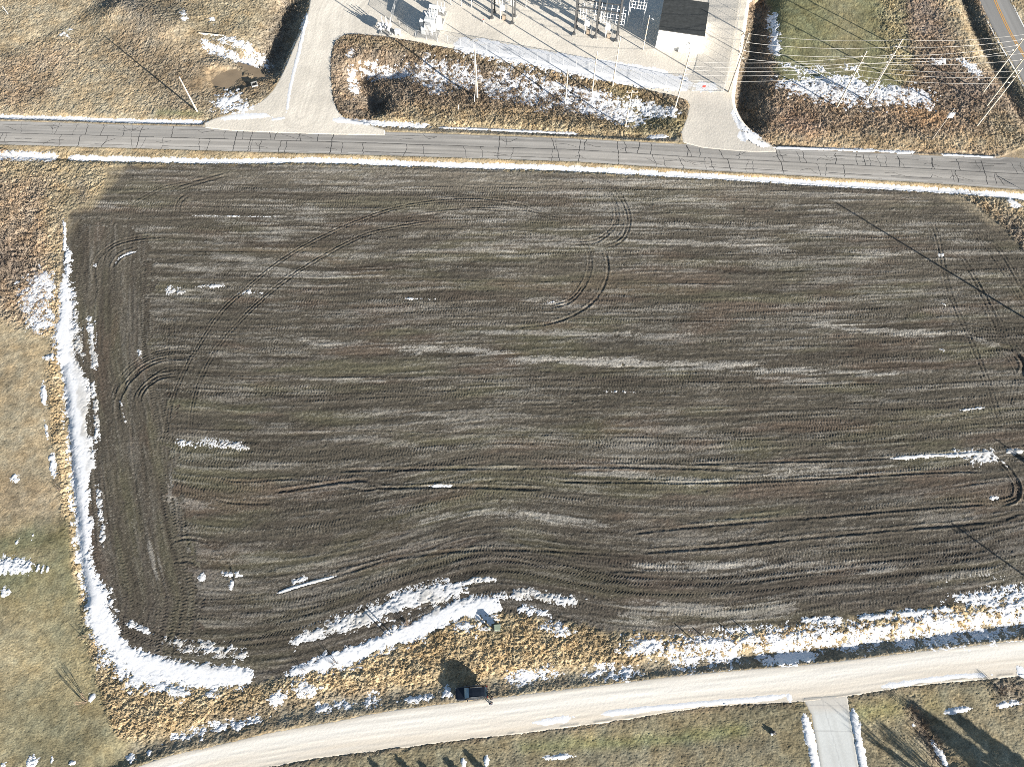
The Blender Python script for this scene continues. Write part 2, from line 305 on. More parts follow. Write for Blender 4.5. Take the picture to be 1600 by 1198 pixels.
def rut(pts, depth=0.12, wd=0.35, dark=0.35, berm=0.6, lug=0.04, n=5):
    P = smooth(GP(pts), n); W, d, a, L = line_dist(P, 2.2)
    d = d + (fbm(X[W] / 1.1, Y[W] / 1.1, 2, 140) - 0.5) * 0.25
    f = sst(np.minimum(a, L - a), 0, 2.5) * (0.65 + 0.7 * vn(a / 3, a * 0 + depth * 50, 141))
    FZ[W] += f * (-.8 * depth * np.exp(-(d / wd) ** 2) + berm * depth * np.exp(-((d - 2.1 * wd) / (0.75 * wd)) ** 2) + lug * .45 * np.sin((a + 1.1 * d) * 2 * np.pi / 0.5) * np.exp(-(d / (wd * 1.2)) ** 2))
    m = (.8 * dark * f * (.5 + grit[W]) * np.exp(-(d / (wd * 1.1)) ** 2))[..., None]; FC[W] = FC[W] * (1 - m) + np.array((0.06, 0.05, 0.04), np.float32) * m
def rut2(pts, gap=0.9, **k):
    P = smooth(pts, 3); T = np.gradient(P, axis=0); Nn = np.stack([-T[:, 1], T[:, 0]], 1); Nn /= np.linalg.norm(Nn, axis=1)[:, None]
    for s in (-1, 1): rut(P + Nn * s * gap * 4, n=2, **k)
rut2([(257,690),(262,655),(269,624),(292,570),(315,532),(346,486),(380,455),(430,413),(495,374),(572,340),(637,321),(720,312),(800,318),(860,338)], .45, depth=.055, wd=.16, dark=.2)
rut2([(296,690),(303,624),(326,566),(361,516),(419,459),(476,417),(553,374),(599,359),(680,345)], .45, depth=.06, wd=.16, dark=.22)
rut2([(315,559),(269,559),(230,570),(200,597),(184,628),(186,655),(202,668)], .45, depth=.10, wd=.2, dark=.3)
rut2([(282,585),(250,589),(227,605),(217,624),(223,641)], .5, depth=.12, wd=.2, dark=.35)
rut2([(240,368),(227,370),(188,378),(158,397),(146,420),(150,445)], .4, depth=.08, wd=.2)
rut2([(222,390),(215,390),(188,401),(177,417),(180,426)], .4, depth=.14, wd=.22, dark=.5)
rut([(262,850),(280,843),(299,841),(329,850),(347,869),(359,891),(364,925)], .09, .2, .25); rut([(266,880),(280,877),(295,876),(314,887),(321,912)], .08, .2, .25)
rut([(310,745),(320,767),(355,784),(430,786)], .07, .18, .2); rut([(320,720),(345,745),(380,752),(475,748),(560,764),(600,762),(715,758)], .06, .18, .25); rut([(420,770),(560,750),(600,762),(715,760),(860,764)], .1, .22)
rut([(520,735),(680,732),(800,731),(984,729),(1200,735)], .09, .22); rut([(869,752),(1000,753),(1100,754),(1256,749),(1475,737),(1540,738)], .09, .17, .5)
rut([(1080,725),(1147,723),(1381,716),(1506,707),(1540,705)], .08, .17, .4)
rut2([(1520,703),(1540,706),(1566,724),(1584,746),(1591,765),(1584,781),(1556,788)], .5, depth=.14, wd=.2, dark=.45)
rut([(1553,787),(1444,793),(1319,804),(1100,821),(980,834)], .08, .2, .2); rut([(1600,800),(1560,812),(1472,821),(1287,837),(1100,856),(1000,862)], .1, .22, .4)
rut([(425,928),(480,912),(540,895),(600,876),(660,866),(720,860),(780,858),(860,860),(1000,868)], .07, .2, .5)
for o in (0, 9, 24): rut([(400,972 + o),(470,955 + o),(540,930 + o),(620,902 + o),(680,882 + o),(740,869 + o),(800,868 + o),(870,880 + o),(960,898 + o),(1050,904 + o),(1200,896 + o),(1350,880 + o),(1480,866 + o),(1600,858 + o)], .02, .3, .3, lug=.11)
for o in (0, 12): rut([(150,940 + o),(200,975 + o),(290,1000 + o),(380,998 + o),(470,975 + o)], .02, .3, .25, lug=.1)
rut2([(900,266),(935,278),(962,298),(978,325),(982,350),(970,375),(940,386)], .55, depth=.07, wd=.2); rut2([(940,292),(958,312),(964,340),(952,362),(928,377),(895,379)], .45, depth=.07, wd=.2)
rut2([(890,366),(916,385),(922,415),(912,445),(890,470),(855,480)], .45, depth=.08, wd=.18, dark=.3); rut([(942,386),(950,412),(946,440),(930,468),(900,490),(860,505),(800,512)], .08, .2, .35)
rut2([(1455,345),(1467,383),(1484,460),(1517,534),(1544,600),(1564,667)], .6, depth=.04, wd=.2, dark=.25); rut2([(1450,318),(1484,333),(1534,367),(1567,400),(1600,457),(1640,520)], .6, depth=.05, wd=.2, dark=.25)
rut2([(1500,400),(1530,450),(1570,540)], .6, depth=.06, wd=.24); rut([(1550,537),(1580,547),(1597,564),(1599,578),(1590,590)], .16, .3, .6)
rut2([(270,300),(290,290),(360,270)], .6, depth=.06, wd=.25); rut2([(275,345),(280,315),(300,300)], .6, depth=.06, wd=.25)
for y0, y1 in ((288,300),(300,312),(322,338),(352,372),(392,400),(434,446),(488,506),(586,600),(612,640),(670,690)): rut([(300,y0),(560,y0 + 2),(900,(y0 + y1) / 2),(1430,y1)], .028, .13, .4)
for xx in (128,137,150,200,262,271): rut([(xx,480),(xx + 2,600),(xx + 10,740),(xx + 24,870)], .025, .16, .15)
for x0 in (920,940,960): rut([(x0,880),(x0 + 22,893),(x0 + 70,886)], .05, .2, .2)

for P_ in ([(312,575),(264,575),(238,590),(214,614),(206,640)], [(330,548),(268,546),(222,560),(188,590),(172,628)], [(150,880),(166,930),(196,962),(260,985),(350,992)], [(168,860),(184,910),(216,944),(280,962),(380,960)], [(190,840),(205,890),(240,922),(310,938),(420,930)],
           [(140,910),(156,950),(190,985),(250,1012),(340,1024)], [(232,838),(240,880),(270,915),(340,930)], [(250,800),(258,830),(290,850)], [(1480,520),(1530,528),(1568,552),(1588,592),(1578,640)], [(1470,500),(1540,512),(1590,540),(1615,590)], [(1440,640),(1520,655),(1590,690)], [(1430,330),(1500,350),(1550,400),(1600,480)], [(1420,360),(1480,385),(1530,440),(1590,560)], [(160,420),(172,392),(205,378),(260,372)], [(205,320),(260,292),(340,280)], [(620,340),(740,326),(840,334),(900,352)]):
    rut2(P_, .5, depth=.035, wd=.16, dark=.14)
# ------------------------------------------------------------------ old snow
SN = np.full((NY, NX), -1.0, np.float32)         # >0 where snow lies
brk = fbm(X / 0.8, Y / 0.8, 3, 150) - 0.5; brk2 = (r1 - 0.5) * 0.45 + (r3 - 0.5) * 0.8 + (vn(X / .35, Y / .35, 151) - .5) * 1.0 + (RNG.random((NY, NX), dtype=np.float32) - 0.5) * 0.9
def snow_line(pts, wd, k=1.0, rough=1.0):
    P = smooth(GP(pts), 4); W, d, a, L = line_dist(P, wd * 2.5 + 1)
    e = sst(np.minimum(a, L - a), -0.1, min(2.5, L * 0.3) + .05)
    s = (k + .14) * e - (1 - e) * .6 - (d / wd) ** 1.5 * max(k, .4) + rough * (brk[W] * 1.5 + 0.75 * brk2[W])
    SN[W] = np.maximum(SN[W], np.where(d < wd * 2.5, s, -1))
def snow_area(pts, k=0.6, rough=1.0, soft=1.0):
    s = sdf(smooth(GP(pts), 3, True), 4); v = np.where(s > -3.5, k * np.clip((s + .35) / soft, -2, 1) + rough * (brk * 1.5 + 0.75 * brk2), -1)
    np.maximum(SN, v, out=SN)
# along the field's west and south-west border
snow_area([(96,435),(105,440),(110,487),(112,534),(118,565),(130,590),(137,614),(134,655),(141,702),(145,730),(136,748),(135,800),(140,820),(138,867),(152,912),(166,937),(174,962),(199,1010),(244,1026),(314,1040),(384,1044),(394,1058),(377,1068),(314,1070),(255,1062),(262,1070),(240,1072),(209,1056),(181,1026),(148,990),(137,940),(127,885),(120,832),(117,790),(114,761),(110,702),(104,644),(100,597),(93,557),(88,522),(94,487)], 1.0, .7, 1.0)
snow_line([(100,338),(101,370),(99,400)], .25, .7); snow_line([(104,380),(106,420),(106,440)], .5, .25)
for p, w_, k in [([(138,480),(142,520),(150,590)],.5,.12), ([(143,590),(150,650),(152,700)],.4,.1), ([(112,440),(118,520),(130,570)],.8,.12), ([(150,740),(158,800),(160,860)],.5,.05), ([(150,900),(170,935),(185,960)],.7,.12), ([(190,968),(215,980),(240,992)],.35,.5), ([(300,1007),(330,1010),(350,1008)],.6,.12), ([(250,1000),(400,1028)],.8,.0)]: snow_line(p, w_, k)
# south border
snow_area([(450,1051),(487,1036),(520,1021),(560,1010),(590,996),(607,987),(640,975),(675,957),(725,938),(760,935),(778,943),(775,955),(737,960),(712,967),(675,983),(650,997),(620,1005),(587,1015),(562,1029),(540,1038),(500,1046),(462,1055)], 1.0, .8, 1.0)
snow_area([(462,999),(525,973),(600,946),(637,923),(700,915),(720,921),(690,936),(632,950),(575,971),(478,997)], .55, .75, .9); snow_line([(690,918),(750,905),(784,906)], .35, .6); snow_line([(700,932),(738,918)], .4, .25)
snow_line([(425,929),(470,914),(530,898)], .22, .9, .6); snow_line([(450,912),(480,905)], .6, .1); snow_line([(780,935),(830,927),(870,936),(915,940)], .6, .25); snow_line([(800,953),(830,952),(865,965)], .6, .2); snow_line([(760,932),(800,930)], .5, .1)
# snow among the tufts north of the gravel road
for p, w_, k in [([(960,1005),(1050,1010),(1150,1005),(1232,1000),(1337,990),(1442,975),(1521,968),(1600,968),(1660,960)],1.4,-.06), ([(1180,1010),(1337,1001),(1442,990),(1600,980)],1.3,-.02), ([(1180,1030),(1230,1028),(1288,1018)],.8,.75), ([(900,1055),(960,1050),(1010,1048)],.7,.25), ([(1040,1035),(1100,1030),(1180,1022)],1.1,.0), ([(780,1062),(830,1056),(880,1052)],.7,.2), ([(1380,1002),(1480,996),(1600,985)],.9,.15),
                 ([(690,1080),(705,1085)],.6,.6), ([(620,1095),(660,1091),(682,1087)],.35,.5), ([(560,1100),(600,1088)],.7,.25), ([(480,1110),(560,1098)],.5,.2), ([(250,1158),(330,1137),(420,1118)],.5,.15), ([(365,1135),(378,1132)],.5,.6), ([(195,1180),(210,1190)],.5,.7), ([(228,1177),(236,1176)],.4,.6), ([(310,1157),(318,1153)],.3,.6),
                 ([(180,1020),(200,1050),(225,1078)],1.0,.25), ([(205,1060),(225,1072)],.9,.5), ([(255,1076),(300,1082)],.8,.4), ([(320,1083),(345,1079)],.6,.3), ([(420,1095),(445,1089)],.6,.35), ([(460,1080),(500,1075)],.6,.15), ([(700,965),(760,975)],1.2,.15), ([(760,962),(778,968)],.7,.25), ([(840,975),(900,985)],.7,.1), ([(180,1040),(160,1010)],1.0,.2), ([(1100,985),(1250,978),(1330,970)],.7,-.1), ([(1330,967),(1420,958),(1500,950)],.4,.5), ([(1240,970),(1330,968)],.4,.5)]: snow_line(p, w_, k)
snow_area([(1500,933),(1550,928),(1620,920),(1620,946),(1560,948),(1511,942)], .3, .9, .5)
# north road verges
for p, w_, k in [([(-40,243),(30,243),(95,245)],.9,.55), ([(100,245),(180,247),(330,251),(500,250),(700,257),(900,263),(1100,275),(1300,287),(1490,298),(1575,304),(1620,310)],.62,.95), ([(-40,180),(100,184),(200,188),(330,190)],.55,.9), ([(340,186),(400,181),(425,183)],.55,.7), ([(515,187),(600,193),(680,197)],.6,.85), ([(680,198),(800,203),(910,208)],.3,.7), ([(1008,213),(1048,212)],.5,.8), ([(1165,212),(1185,224),(1205,230)],.5,.6), ([(1205,230),(1320,233),(1440,238)],.33,.7), ([(1460,240),(1560,246)],.3,.5), ([(1565,308),(1600,325)],.8,.5)]: snow_line(p, w_, k, .55)
# meadow and island
for p, w_, k in [([(308,62),(330,72),(360,85),(405,95)],.9,.5), ([(335,60),(370,66),(400,80)],.8,.35), ([(310,53),(345,56)],.2,.6), ([(330,166),(355,158),(380,160)],1.7,.4), ([(335,172),(400,165)],1.0,.25), ([(95,48),(110,56)],.9,.2), ([(285,15),(292,40)],.5,.25), ([(325,25),(335,35)],.6,.2), ([(540,86),(556,82)],.8,.5), ([(552,95),(549,120),(556,150)],.6,.2), ([(560,100),(610,108),(650,100)],1.3,.2), ([(640,100),(700,115),(760,118)],2.6,.02), ([(660,128),(700,140)],1.5,.1), ([(700,112),(740,122)],1.8,.3), ([(760,120),(820,135),(880,150)],3.0,.12), ([(870,150),(940,160),(1000,182)],2.0,.3), ([(840,122),(900,138),(960,150)],.5,.5), ([(975,155),(1020,170),(1065,178)],1.1,.4), ([(900,160),(960,175),(1010,190)],1.2,.3), ([(420,100),(395,75)],1.0,.0)]: snow_line(p, w_, k)
# north-east block
snow_area([(1225,132),(1262,124),(1310,122),(1372,134),(1440,148),(1432,156),(1330,157),(1262,146)], .42, .9, 1.0)
for p, w_, k in [([(1208,10),(1212,60),(1214,90)],.7,.45), ([(1215,95),(1250,110),(1300,108)],1.2,-.1), ([(1150,165),(1155,190),(1190,220)],.6,.3), ([(1495,92),(1512,100),(1535,125)],.8,.3), ([(1455,98),(1480,95)],.7,.2), ([(1430,150),(1455,172)],1.2,.05), ([(1310,105),(1345,108)],1.0,.05)]: snow_line(p, w_, k)
# west brush and lawn
for p, w_, k in [([(62,420),(70,450),(72,480)],1.2,.35), ([(40,440),(60,490),(75,520)],1.8,.08), ([(68,590),(70,640)],.35,.45), ([(70,650),(74,690)],.2,.2), ([(80,700),(86,755)],.35,.4), ([(15,745),(35,748)],.5,.5), ([(-20,880),(30,884),(58,889)],.9,.5), ([(62,878),(57,896)],.18,.5), ([(69,880),(64,898)],.15,.4), ([(76,882),(72,896)],.12,.4), ([(48,874),(44,898)],.2,.4), ([(30,838),(24,852)],.2,.3), ([(52,832),(48,848)],.12,.2), ([(0,925),(20,922)],.7,.2), ([(140,1087),(147,1092)],.5,.6), ([(40,1192),(60,1186)],.6,.6), ([(0,1197),(12,1194)],.4,.5), ([(78,1188),(84,1186)],.4,.5), ([(108,1190),(120,1192)],.2,.4), ([(60,560),(110,555)],.4,.4)]: snow_line(p, w_, k)
# gravel road windrows, driveway edges, south lawns
for p, w_, k in [([(930,1117),(1000,1108),(1100,1099),(1200,1090),(1232,1084)],.28,.8), ([(1232,1083),(1235,1096)],.25,.6), ([(830,1129),(890,1122),(900,1112)],.3,.2), ([(1370,1075),(1400,1069),(1480,1058),(1550,1054)],.25,.5), ([(1255,1105),(1262,1140),(1276,1200),(1290,1260)],.62,.9), ([(1331,1095),(1334,1120),(1342,1160),(1352,1215),(1360,1260)],.55,.9), ([(1332,1132),(1348,1136)],.5,.4), ([(1468,1112),(1480,1112),(1525,1104)],.3,.5), ([(1550,1102),(1600,1096)],.35,.3), ([(1455,1150),(1475,1180),(1490,1205)],.35,.6), ([(1425,1128),(1432,1136)],.25,.6), ([(720,1192),(728,1190)],.55,.9), ([(756,1188),(764,1188)],.6,.9), ([(840,1184),(900,1180)],.25,.4), ([(1590,1054),(1605,1050)],.6,.5)]: snow_line(p, w_, k, .5)
# field remnants
for p, w_, k in [([(258,692),(320,690),(370,697),(400,702)],.6,.18), ([(1387,716),(1450,712),(1506,710),(1560,705)],.3,.95), ([(1500,716),(1550,712),(1570,722)],1.0,.3), ([(1566,706),(1600,703)],.35,.5), ([(1480,704),(1530,705)],.35,.3), ([(1545,778),(1562,776)],.25,.2), ([(1490,642),(1550,635)],.18,.25), ([(250,450),(295,458)],.6,.25), ([(300,448),(360,446)],.3,.4), ([(375,458),(400,456),(420,462)],.5,.0), ([(300,337),(440,339)],.14,-.05), ([(180,413),(190,400),(215,392)],.25,.0), ([(146,412),(152,418)],.3,.1), ([(360,905),(362,925)],.3,.5), ([(312,895),(320,908)],.4,.5), ([(340,895),(380,898)],.3,.2), ([(670,758),(712,757)],.25,.5), ([(940,611),(1000,613)],.25,-.3), ([(620,466),(680,467)],.16,-.1), ([(1470,473),(1480,478)],.3,.3), ([(1462,398),(1478,398)],.25,.35), ([(1465,545),(1480,548)],.22,.2), ([(855,474),(870,470)],.25,.5), ([(186,620),(195,655),(204,668)],.18,.05), ([(215,545),(222,560)],.3,.2)]: snow_line(p, w_, k * .9 - .06, .95)
# yard
for p, w_, k in [([(705,68),(760,80),(850,98),(960,118),(1085,134)],1.6,.5), ([(740,62),(790,74),(880,90),(1000,108),(1050,116)],.7,.5), ([(720,60),(735,66)],.6,.3), ([(480,15),(470,70),(455,130),(447,180)],.22,.7), ([(478,20),(472,50)],.5,.3), ([(447,184),(420,188)],.2,.5), ([(1080,134),(1125,138)],.9,.2), ([(1150,210),(1175,215)],.8,.3), ]: snow_line(p, w_, k, .6)
spk = sst(VEG, .3, .42) * ((X > -72) & (Y < 22) & (Y > -8) & (field_sd < 0)); SN = np.maximum(SN, np.where(spk > .5, (fbm(X / .8, Y / .8, 3, 160) - .69) * 3.0 + .22 * brk2, -1))
SN = np.minimum(SN, np.where((road_sd > .1) | (hwy_sd > -.2) | (drive_sd > -.15), -1, 9))

# ------------------------------------------------------------------ materials
def material(name, col=(.5, .5, .5), rough=.85, metal=0.0, spec=.3, noise=None, var=.25, bump=None, attr=None):
    m = bpy.data.materials.new(name); m.use_nodes = True; n = m.node_tree; b = n.nodes['Principled BSDF']; L = n.links.new
    b.inputs['Roughness'].default_value = rough; b.inputs['Metallic'].default_value = metal; b.inputs['Specular IOR Level'].default_value = spec
    tc = n.nodes.new('ShaderNodeTexCoord')
    if attr: src = n.nodes.new('ShaderNodeAttribute'); src.attribute_name = attr; src = src.outputs['Color']
    else: src = n.nodes.new('ShaderNodeRGB'); src.outputs[0].default_value = (*col, 1); src = src.outputs[0]
    nz = n.nodes.new('ShaderNodeTexNoise'); nz.inputs['Scale'].default_value = noise or 6; nz.inputs['Detail'].default_value = 4
    L(tc.outputs['Object'], nz.inputs['Vector'])
    mr = n.nodes.new('ShaderNodeMapRange'); mr.inputs[1].default_value = .3; mr.inputs[2].default_value = .7; mr.inputs[3].default_value = 1 - var; mr.inputs[4].default_value = 1 + var
    L(nz.outputs[0], mr.inputs[0])
    mx = n.nodes.new('ShaderNodeVectorMath'); mx.operation = 'SCALE'; L(src, mx.inputs[0]); L(mr.outputs[0], mx.inputs['Scale']); L(mx.outputs[0], b.inputs['Base Color'])
    if bump:
        bm = n.nodes.new('ShaderNodeBump'); bm.inputs['Strength'].default_value = bump[1]; bm.inputs['Distance'].default_value = bump[2]
        n2 = n.nodes.new('ShaderNodeTexNoise'); n2.inputs['Scale'].default_value = bump[0]; n2.inputs['Detail'].default_value = 3
        L(tc.outputs['Object'], n2.inputs['Vector']); L(n2.outputs[0], bm.inputs['Height']); L(bm.outputs[0], b.inputs['Normal'])
    return m
M = {}
def mat(name, *a, **k):
    if name not in M: M[name] = material(name, *a, **k)
    return M[name]
mat('soil', rough=.95, spec=.1, noise=5, var=.3, bump=(7, .5, .04), attr='albedo')
mat('dry_grass', rough=.95, spec=.1, noise=4, var=.32, bump=(6, .5, .05), attr='albedo')
mat('asphalt', rough=.85, spec=.25, noise=9, var=.08, bump=(30, .2, .01), attr='albedo')
mat('gravel', rough=.95, spec=.1, noise=9, var=.1, bump=(14, .3, .02), attr='albedo')
mat('concrete', rough=.85, spec=.2, noise=3, var=.05, bump=(30, .1, .01), attr='albedo')
mat('snow', rough=.6, spec=.3, noise=3, var=.04, bump=(8, .3, .03), attr='albedo')
mat('muddy_water', (.25, .19, .125), .5, spec=.4, noise=.4, var=.12)
# ------------------------------------------------------------------ surfaces cut from the grid
IDX = np.arange(NY * NX, dtype=np.int64).reshape(NY, NX)
def cellmax(a): return np.maximum(np.maximum(a[:-1, :-1], a[1:, :-1]), np.maximum(a[:-1, 1:], a[1:, 1:]))
CX = 0.5 * (xs[:-1] + xs[1:])[None, :]; CY = 0.5 * (ys[:-1] + ys[1:])[:, None]
SEEN = np.ones((NY - 1, NX - 1), bool)
def surface(name, keep, z, col, m, kind='structure', smooth_=True):
    k = keep
    q = np.stack([IDX[:-1, :-1][k], IDX[:-1, 1:][k], IDX[1:, 1:][k], IDX[1:, :-1][k]], 1)
    u, inv = np.unique(q, return_inverse=True); nf = len(q)
    me = bpy.data.meshes.new(name); me.vertices.add(len(u)); me.loops.add(nf * 4); me.polygons.add(nf)
    co = np.stack([X.ravel()[u], Y.ravel()[u], z.ravel()[u]], 1).astype(np.float32)
    me.vertices.foreach_set('co', co.ravel()); me.loops.foreach_set('vertex_index', inv.ravel().astype(np.int32))
    me.polygons.foreach_set('loop_start', np.arange(0, nf * 4, 4, dtype=np.int32))
    me.update(calc_edges=True)
    at = me.color_attributes.new('albedo', 'FLOAT_COLOR', 'POINT')
    c4 = np.ones((len(u), 4), np.float32); c4[:, :3] = col.reshape(-1, 3)[u]; at.data.foreach_set('color', c4.ravel())
    me.polygons.foreach_set('use_smooth', np.full(nf, smooth_, bool))
    me.materials.append(m); o = bpy.data.objects.new(name, me); COL.objects.link(o); o['kind'] = kind
    return o
fc = cellmax(field_sd)
fieldcell = (0.25 * (field_sd[:-1, :-1] + field_sd[1:, :-1] + field_sd[:-1, 1:] + field_sd[1:, 1:]) > 0)
# one height at the shared border so that the field and the verge meet without a gap
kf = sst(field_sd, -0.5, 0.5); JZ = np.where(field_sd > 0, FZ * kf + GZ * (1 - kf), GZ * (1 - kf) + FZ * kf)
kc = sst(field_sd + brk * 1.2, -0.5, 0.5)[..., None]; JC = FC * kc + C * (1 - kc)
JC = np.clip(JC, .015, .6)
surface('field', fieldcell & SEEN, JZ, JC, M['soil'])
gobj = surface('ground', ~fieldcell & SEEN, JZ, JC, M['dry_grass'])
# far ground: a coarse sheet out to the horizon, just under the surveyed part
bm = bmesh.new(); inx, iny0, iny1 = X1 - 1.0, float(ys[0]) + 1.0, float(ys[-1]) - 1.0
hx = [-4500, -1500, -600, -250, -inx, -70, 0, 70, inx, 250, 600, 1500, 4500]; hy = [-4500, -1500, -500, -150, iny0, 40, 110, iny1, 300, 600, 1500, 4500]
vv = [[bm.verts.new((a, b, -.08)) for a in hx] for b in hy]
for j in range(len(hy) - 1):
    for i in range(len(hx) - 1):
        if not (4 <= i <= 7 and 4 <= j <= 6): bm.faces.new((vv[j][i], vv[j][i + 1], vv[j + 1][i + 1], vv[j + 1][i]))
me = bpy.data.meshes.new('far_ground'); bm.to_mesh(me); bm.free(); me.materials.append(mat('far_grass', (.28, .225, .14), .95, spec=.1, noise=.12, var=.6)); o = bpy.data.objects.new('far_ground', me); COL.objects.link(o); o['kind'] = 'structure'
def layer(name, sd, base, m, z=0.0, drop=.35, rough=.0, colf=None, crown=None):
    zz = MACRO * 0 + z - drop * sst(-sd, 0.0, 1.0) + (RNG.random((NY, NX), dtype=np.float32) - .5) * rough
    if crown is not None: zz = zz + crown
    col = np.empty((NY, NX, 3), np.float32); col[:] = base
    if colf: col = colf(col)
    return surface(name, (cellmax(sd) > -.75) & SEEN, zz, col, m)
def lerp(c, m, k): m = np.clip(m, 0, 1)[..., None]; return c * (1 - m) + np.array(k, np.float32) * m
# road coordinate across the lanes
cl = GP([(-160,200),(0,207.5),(200,213),(400,218.5),(500,221),(700,227.3),(900,234),(1120,247.3),(1435,263),(1600,272),(1720,280)])
RVx = np.interp(xs, cl[:, 0], cl[:, 1]).astype(np.float32)[None, :]; RV = Y - RVx
def road_col(c):
    lane = fbm(X / 30, RV / .5, 3, 170); c = c * (.66 + .68 * lane)[..., None] * (.9 + .2 * fbm(X / 4, Y / 4, 3, 173))[..., None]
    c = lerp(c, sst(vn(X / 45, RV / .28, 178), .62, .8) * .4, (.19, .185, .175)); c = lerp(c, sst(vn(X / 14, RV / .9, 179), .7, .85) * .35, (.2, .19, .18))
    for off, wd, k in ((1.0, .5, .22), (2.6, .5, .2), (-1.0, .5, .18), (-2.6, .5, .22)): c = lerp(c, np.exp(-((RV - off) / wd) ** 2) * k * (.4 + vn(X / 9, RV * 0, 174)), (.25, .24, .225))
    c = lerp(c, np.exp(-((RV - 3.5) / .35) ** 2) * .6 * vn(X / 6, Y / 2, 175), (.19, .18, .17)); c = lerp(c, np.exp(-((RV + .1) / .12) ** 2) * .5, (.1, .1, .1))
    c = lerp(c, sst(X, 88, 104) * .55 * fbm(X / 5, Y / 1.5, 3, 176) * 1.5, (.15, .145, .14))
    return lerp(c, np.exp(-((np.abs(road_sd - .55)) / .1) ** 2) * .55 * (vn(X / 3, Y, 177) > .3), (.62, .61, .58))
layer('asphalt_road', road_sd, (.395, .375, .345), M['asphalt'], 0, .4, .006, road_col, -.02 * np.abs(RV))
gl = smooth(GP([(60,1262),(216,1222),(340,1188),(520,1157),(710,1132),(960,1099),(1285,1066),(1442,1043),(1600,1027),(1760,1010)]), 3)
GVx = np.interp(xs, gl[:, 0], gl[:, 1]).astype(np.float32)[None, :]; GV = Y - GVx
def grav_col(c):
    l = fbm(X / 16, GV / .4, 3, 180); c = c * (.8 + .4 * l)[..., None]
    c = lerp(c, (1 - sst(GV, -1.6, 1.4)) * .6 * (.5 + fbm(X / 10, GV / .6, 2, 181)), (.69, .61, .50)); c = lerp(c, np.exp(-((GV - .9) / .7) ** 2) * .5, (.82, .79, .73))
    c = lerp(c, (1 - sst(grav_sd, .0, .6)) * .5, (.5, .45, .37)); k = np.exp(-(((X - 46) / 3.4) ** 2 + ((Y - 1.2) / 1.2) ** 2)); return lerp(c, k * .6, (.45, .42, .38))
gr_crown = .03 * np.exp(-((np.abs(GV) - .9) / .4) ** 2) * 0 + .05 * np.exp(-((GV + 2.25) / .22) ** 2) * sst(vn(X / 1.6, X * 0, 182), .5, .8)
layer('gravel_road', grav_sd, (.745, .71, .645), M['gravel'], 0, .35, .012, grav_col, gr_crown + .02 * (vn(X / 5, GV / .35, 183) - .5))
def yard_col(c):
    c = c * (.8 + .4 * fbm(X / 6, Y / 6, 4, 190))[..., None]
    P = smooth(GP([(640,64),(700,77),(800,97),(900,117),(1000,138),(1068,152)]), 3); W, d, a, L = line_dist(P, 4); m = np.zeros((NY, NX), np.float32); m[W] = np.exp(-((d - .7) / 1.5) ** 2); c = lerp(c, m * .85, (.80, .73, .61))
    P = smooth(GP([(1140,150),(1146,100),(1156,40),(1162,-20)]), 3); W, d, a, L = line_dist(P, 4); m = np.zeros((NY, NX), np.float32); m[W] = np.exp(-(d / 1.3) ** 2); c = lerp(c, m * .8, (.8, .72, .58))
    c = lerp(c, sst(X, 5, 25) * .3, (.55, .52, .47)); c = lerp(c, sst(X, 38, 44) * (1 - sst(Y, 122, 128)) * .5, (.5, .47, .42))
    P = smooth(GP([(470,180),(490,120),(510,60),(520,10),(560,-30)]), 4); W, d, a, L = line_dist(P, 4); l = vn(a / 12, d / .5, 191); c[W] *= (.9 + .2 * l)[..., None]
    P = smooth(GP([(420,165),(450,120),(470,70)]), 4); W, d, a, L = line_dist(P, 4); m = np.zeros((NY, NX), np.float32); m[W] = np.exp(-(d / 2.2) ** 2); c = lerp(c, m * .35, (.55, .52, .46))
    return c * (.9 + .2 * RNG.random((NY, NX), dtype=np.float32))[..., None]
layer('gravel_yard', yard_sd, (.70, .65, .565), M['gravel'], .0, .45, .025, yard_col, .03 * (fbm(X / 2, Y / 2, 3, 193) - .5))
hl = GP([(1540,-40),(1556,4),(1580,54),(1610,104),(1640,160)])
HX = np.interp(Y, hl[::-1, 1], hl[::-1, 0]).astype(np.float32)
layer('highway', hwy_sd, (.27, .265, .255), M['asphalt'], 0, .4, .005, lambda c: c * (.75 + .5 * fbm((X - HX) / .8, Y / 40, 3, 195))[..., None])
def drive_col(c):
    c = c * (.92 + .16 * fbm(X / 3, Y / 3, 3, 196))[..., None]
    c = lerp(c, np.exp(-((np.abs(X - (47.2 - .13 * (Y - 1))) - .8) / .35) ** 2) * .2 * fbm(X / 1.5, Y / 6, 2, 199) * 2, (.42, .42, .40)); c = lerp(c, (1 - sst(drive_sd, 0, .5)) * .4, (.38, .35, .29)); c = lerp(c, sst(Y, -.2, 1.2) * .7, (.56, .52, .46))
    for k in (2.7, 6.2): c = lerp(c, (np.abs(Y - (4.0 - k) + .015 * (X - 50)) < .07) * .35, (.3, .3, .3))
    return lerp(c, (np.abs(X - (47.2 - .13 * (Y - 1))) < .07) * .3, (.3, .3, .3))
layer('concrete_driveway', drive_sd, (.60, .615, .60), M['concrete'], .03, .25, .0, drive_col)
sz = MACRO + .06 * np.clip(SN, -1.2, 1.0) * np.where((grav_sd > .1) | (yard_sd > .1), .4, 1) + .06 * sst(SN, .05, .5) * (grav_sd < .1) * (yard_sd < .1) + .012 * (fbm(X / .9, Y / .9, 2, 197) - .5) + np.where(field_sd > 0, -.015, 0) + .10 * sst(VEG, .15, .4) * (field_sd < -1) + .012
sc = np.empty((NY, NX, 3), np.float32); sc[:] = (.80, .81, .83); dirty = sst(fbm(X / 3, Y / 3, 2, 198), .45, .75) * (field_sd > 2.2)
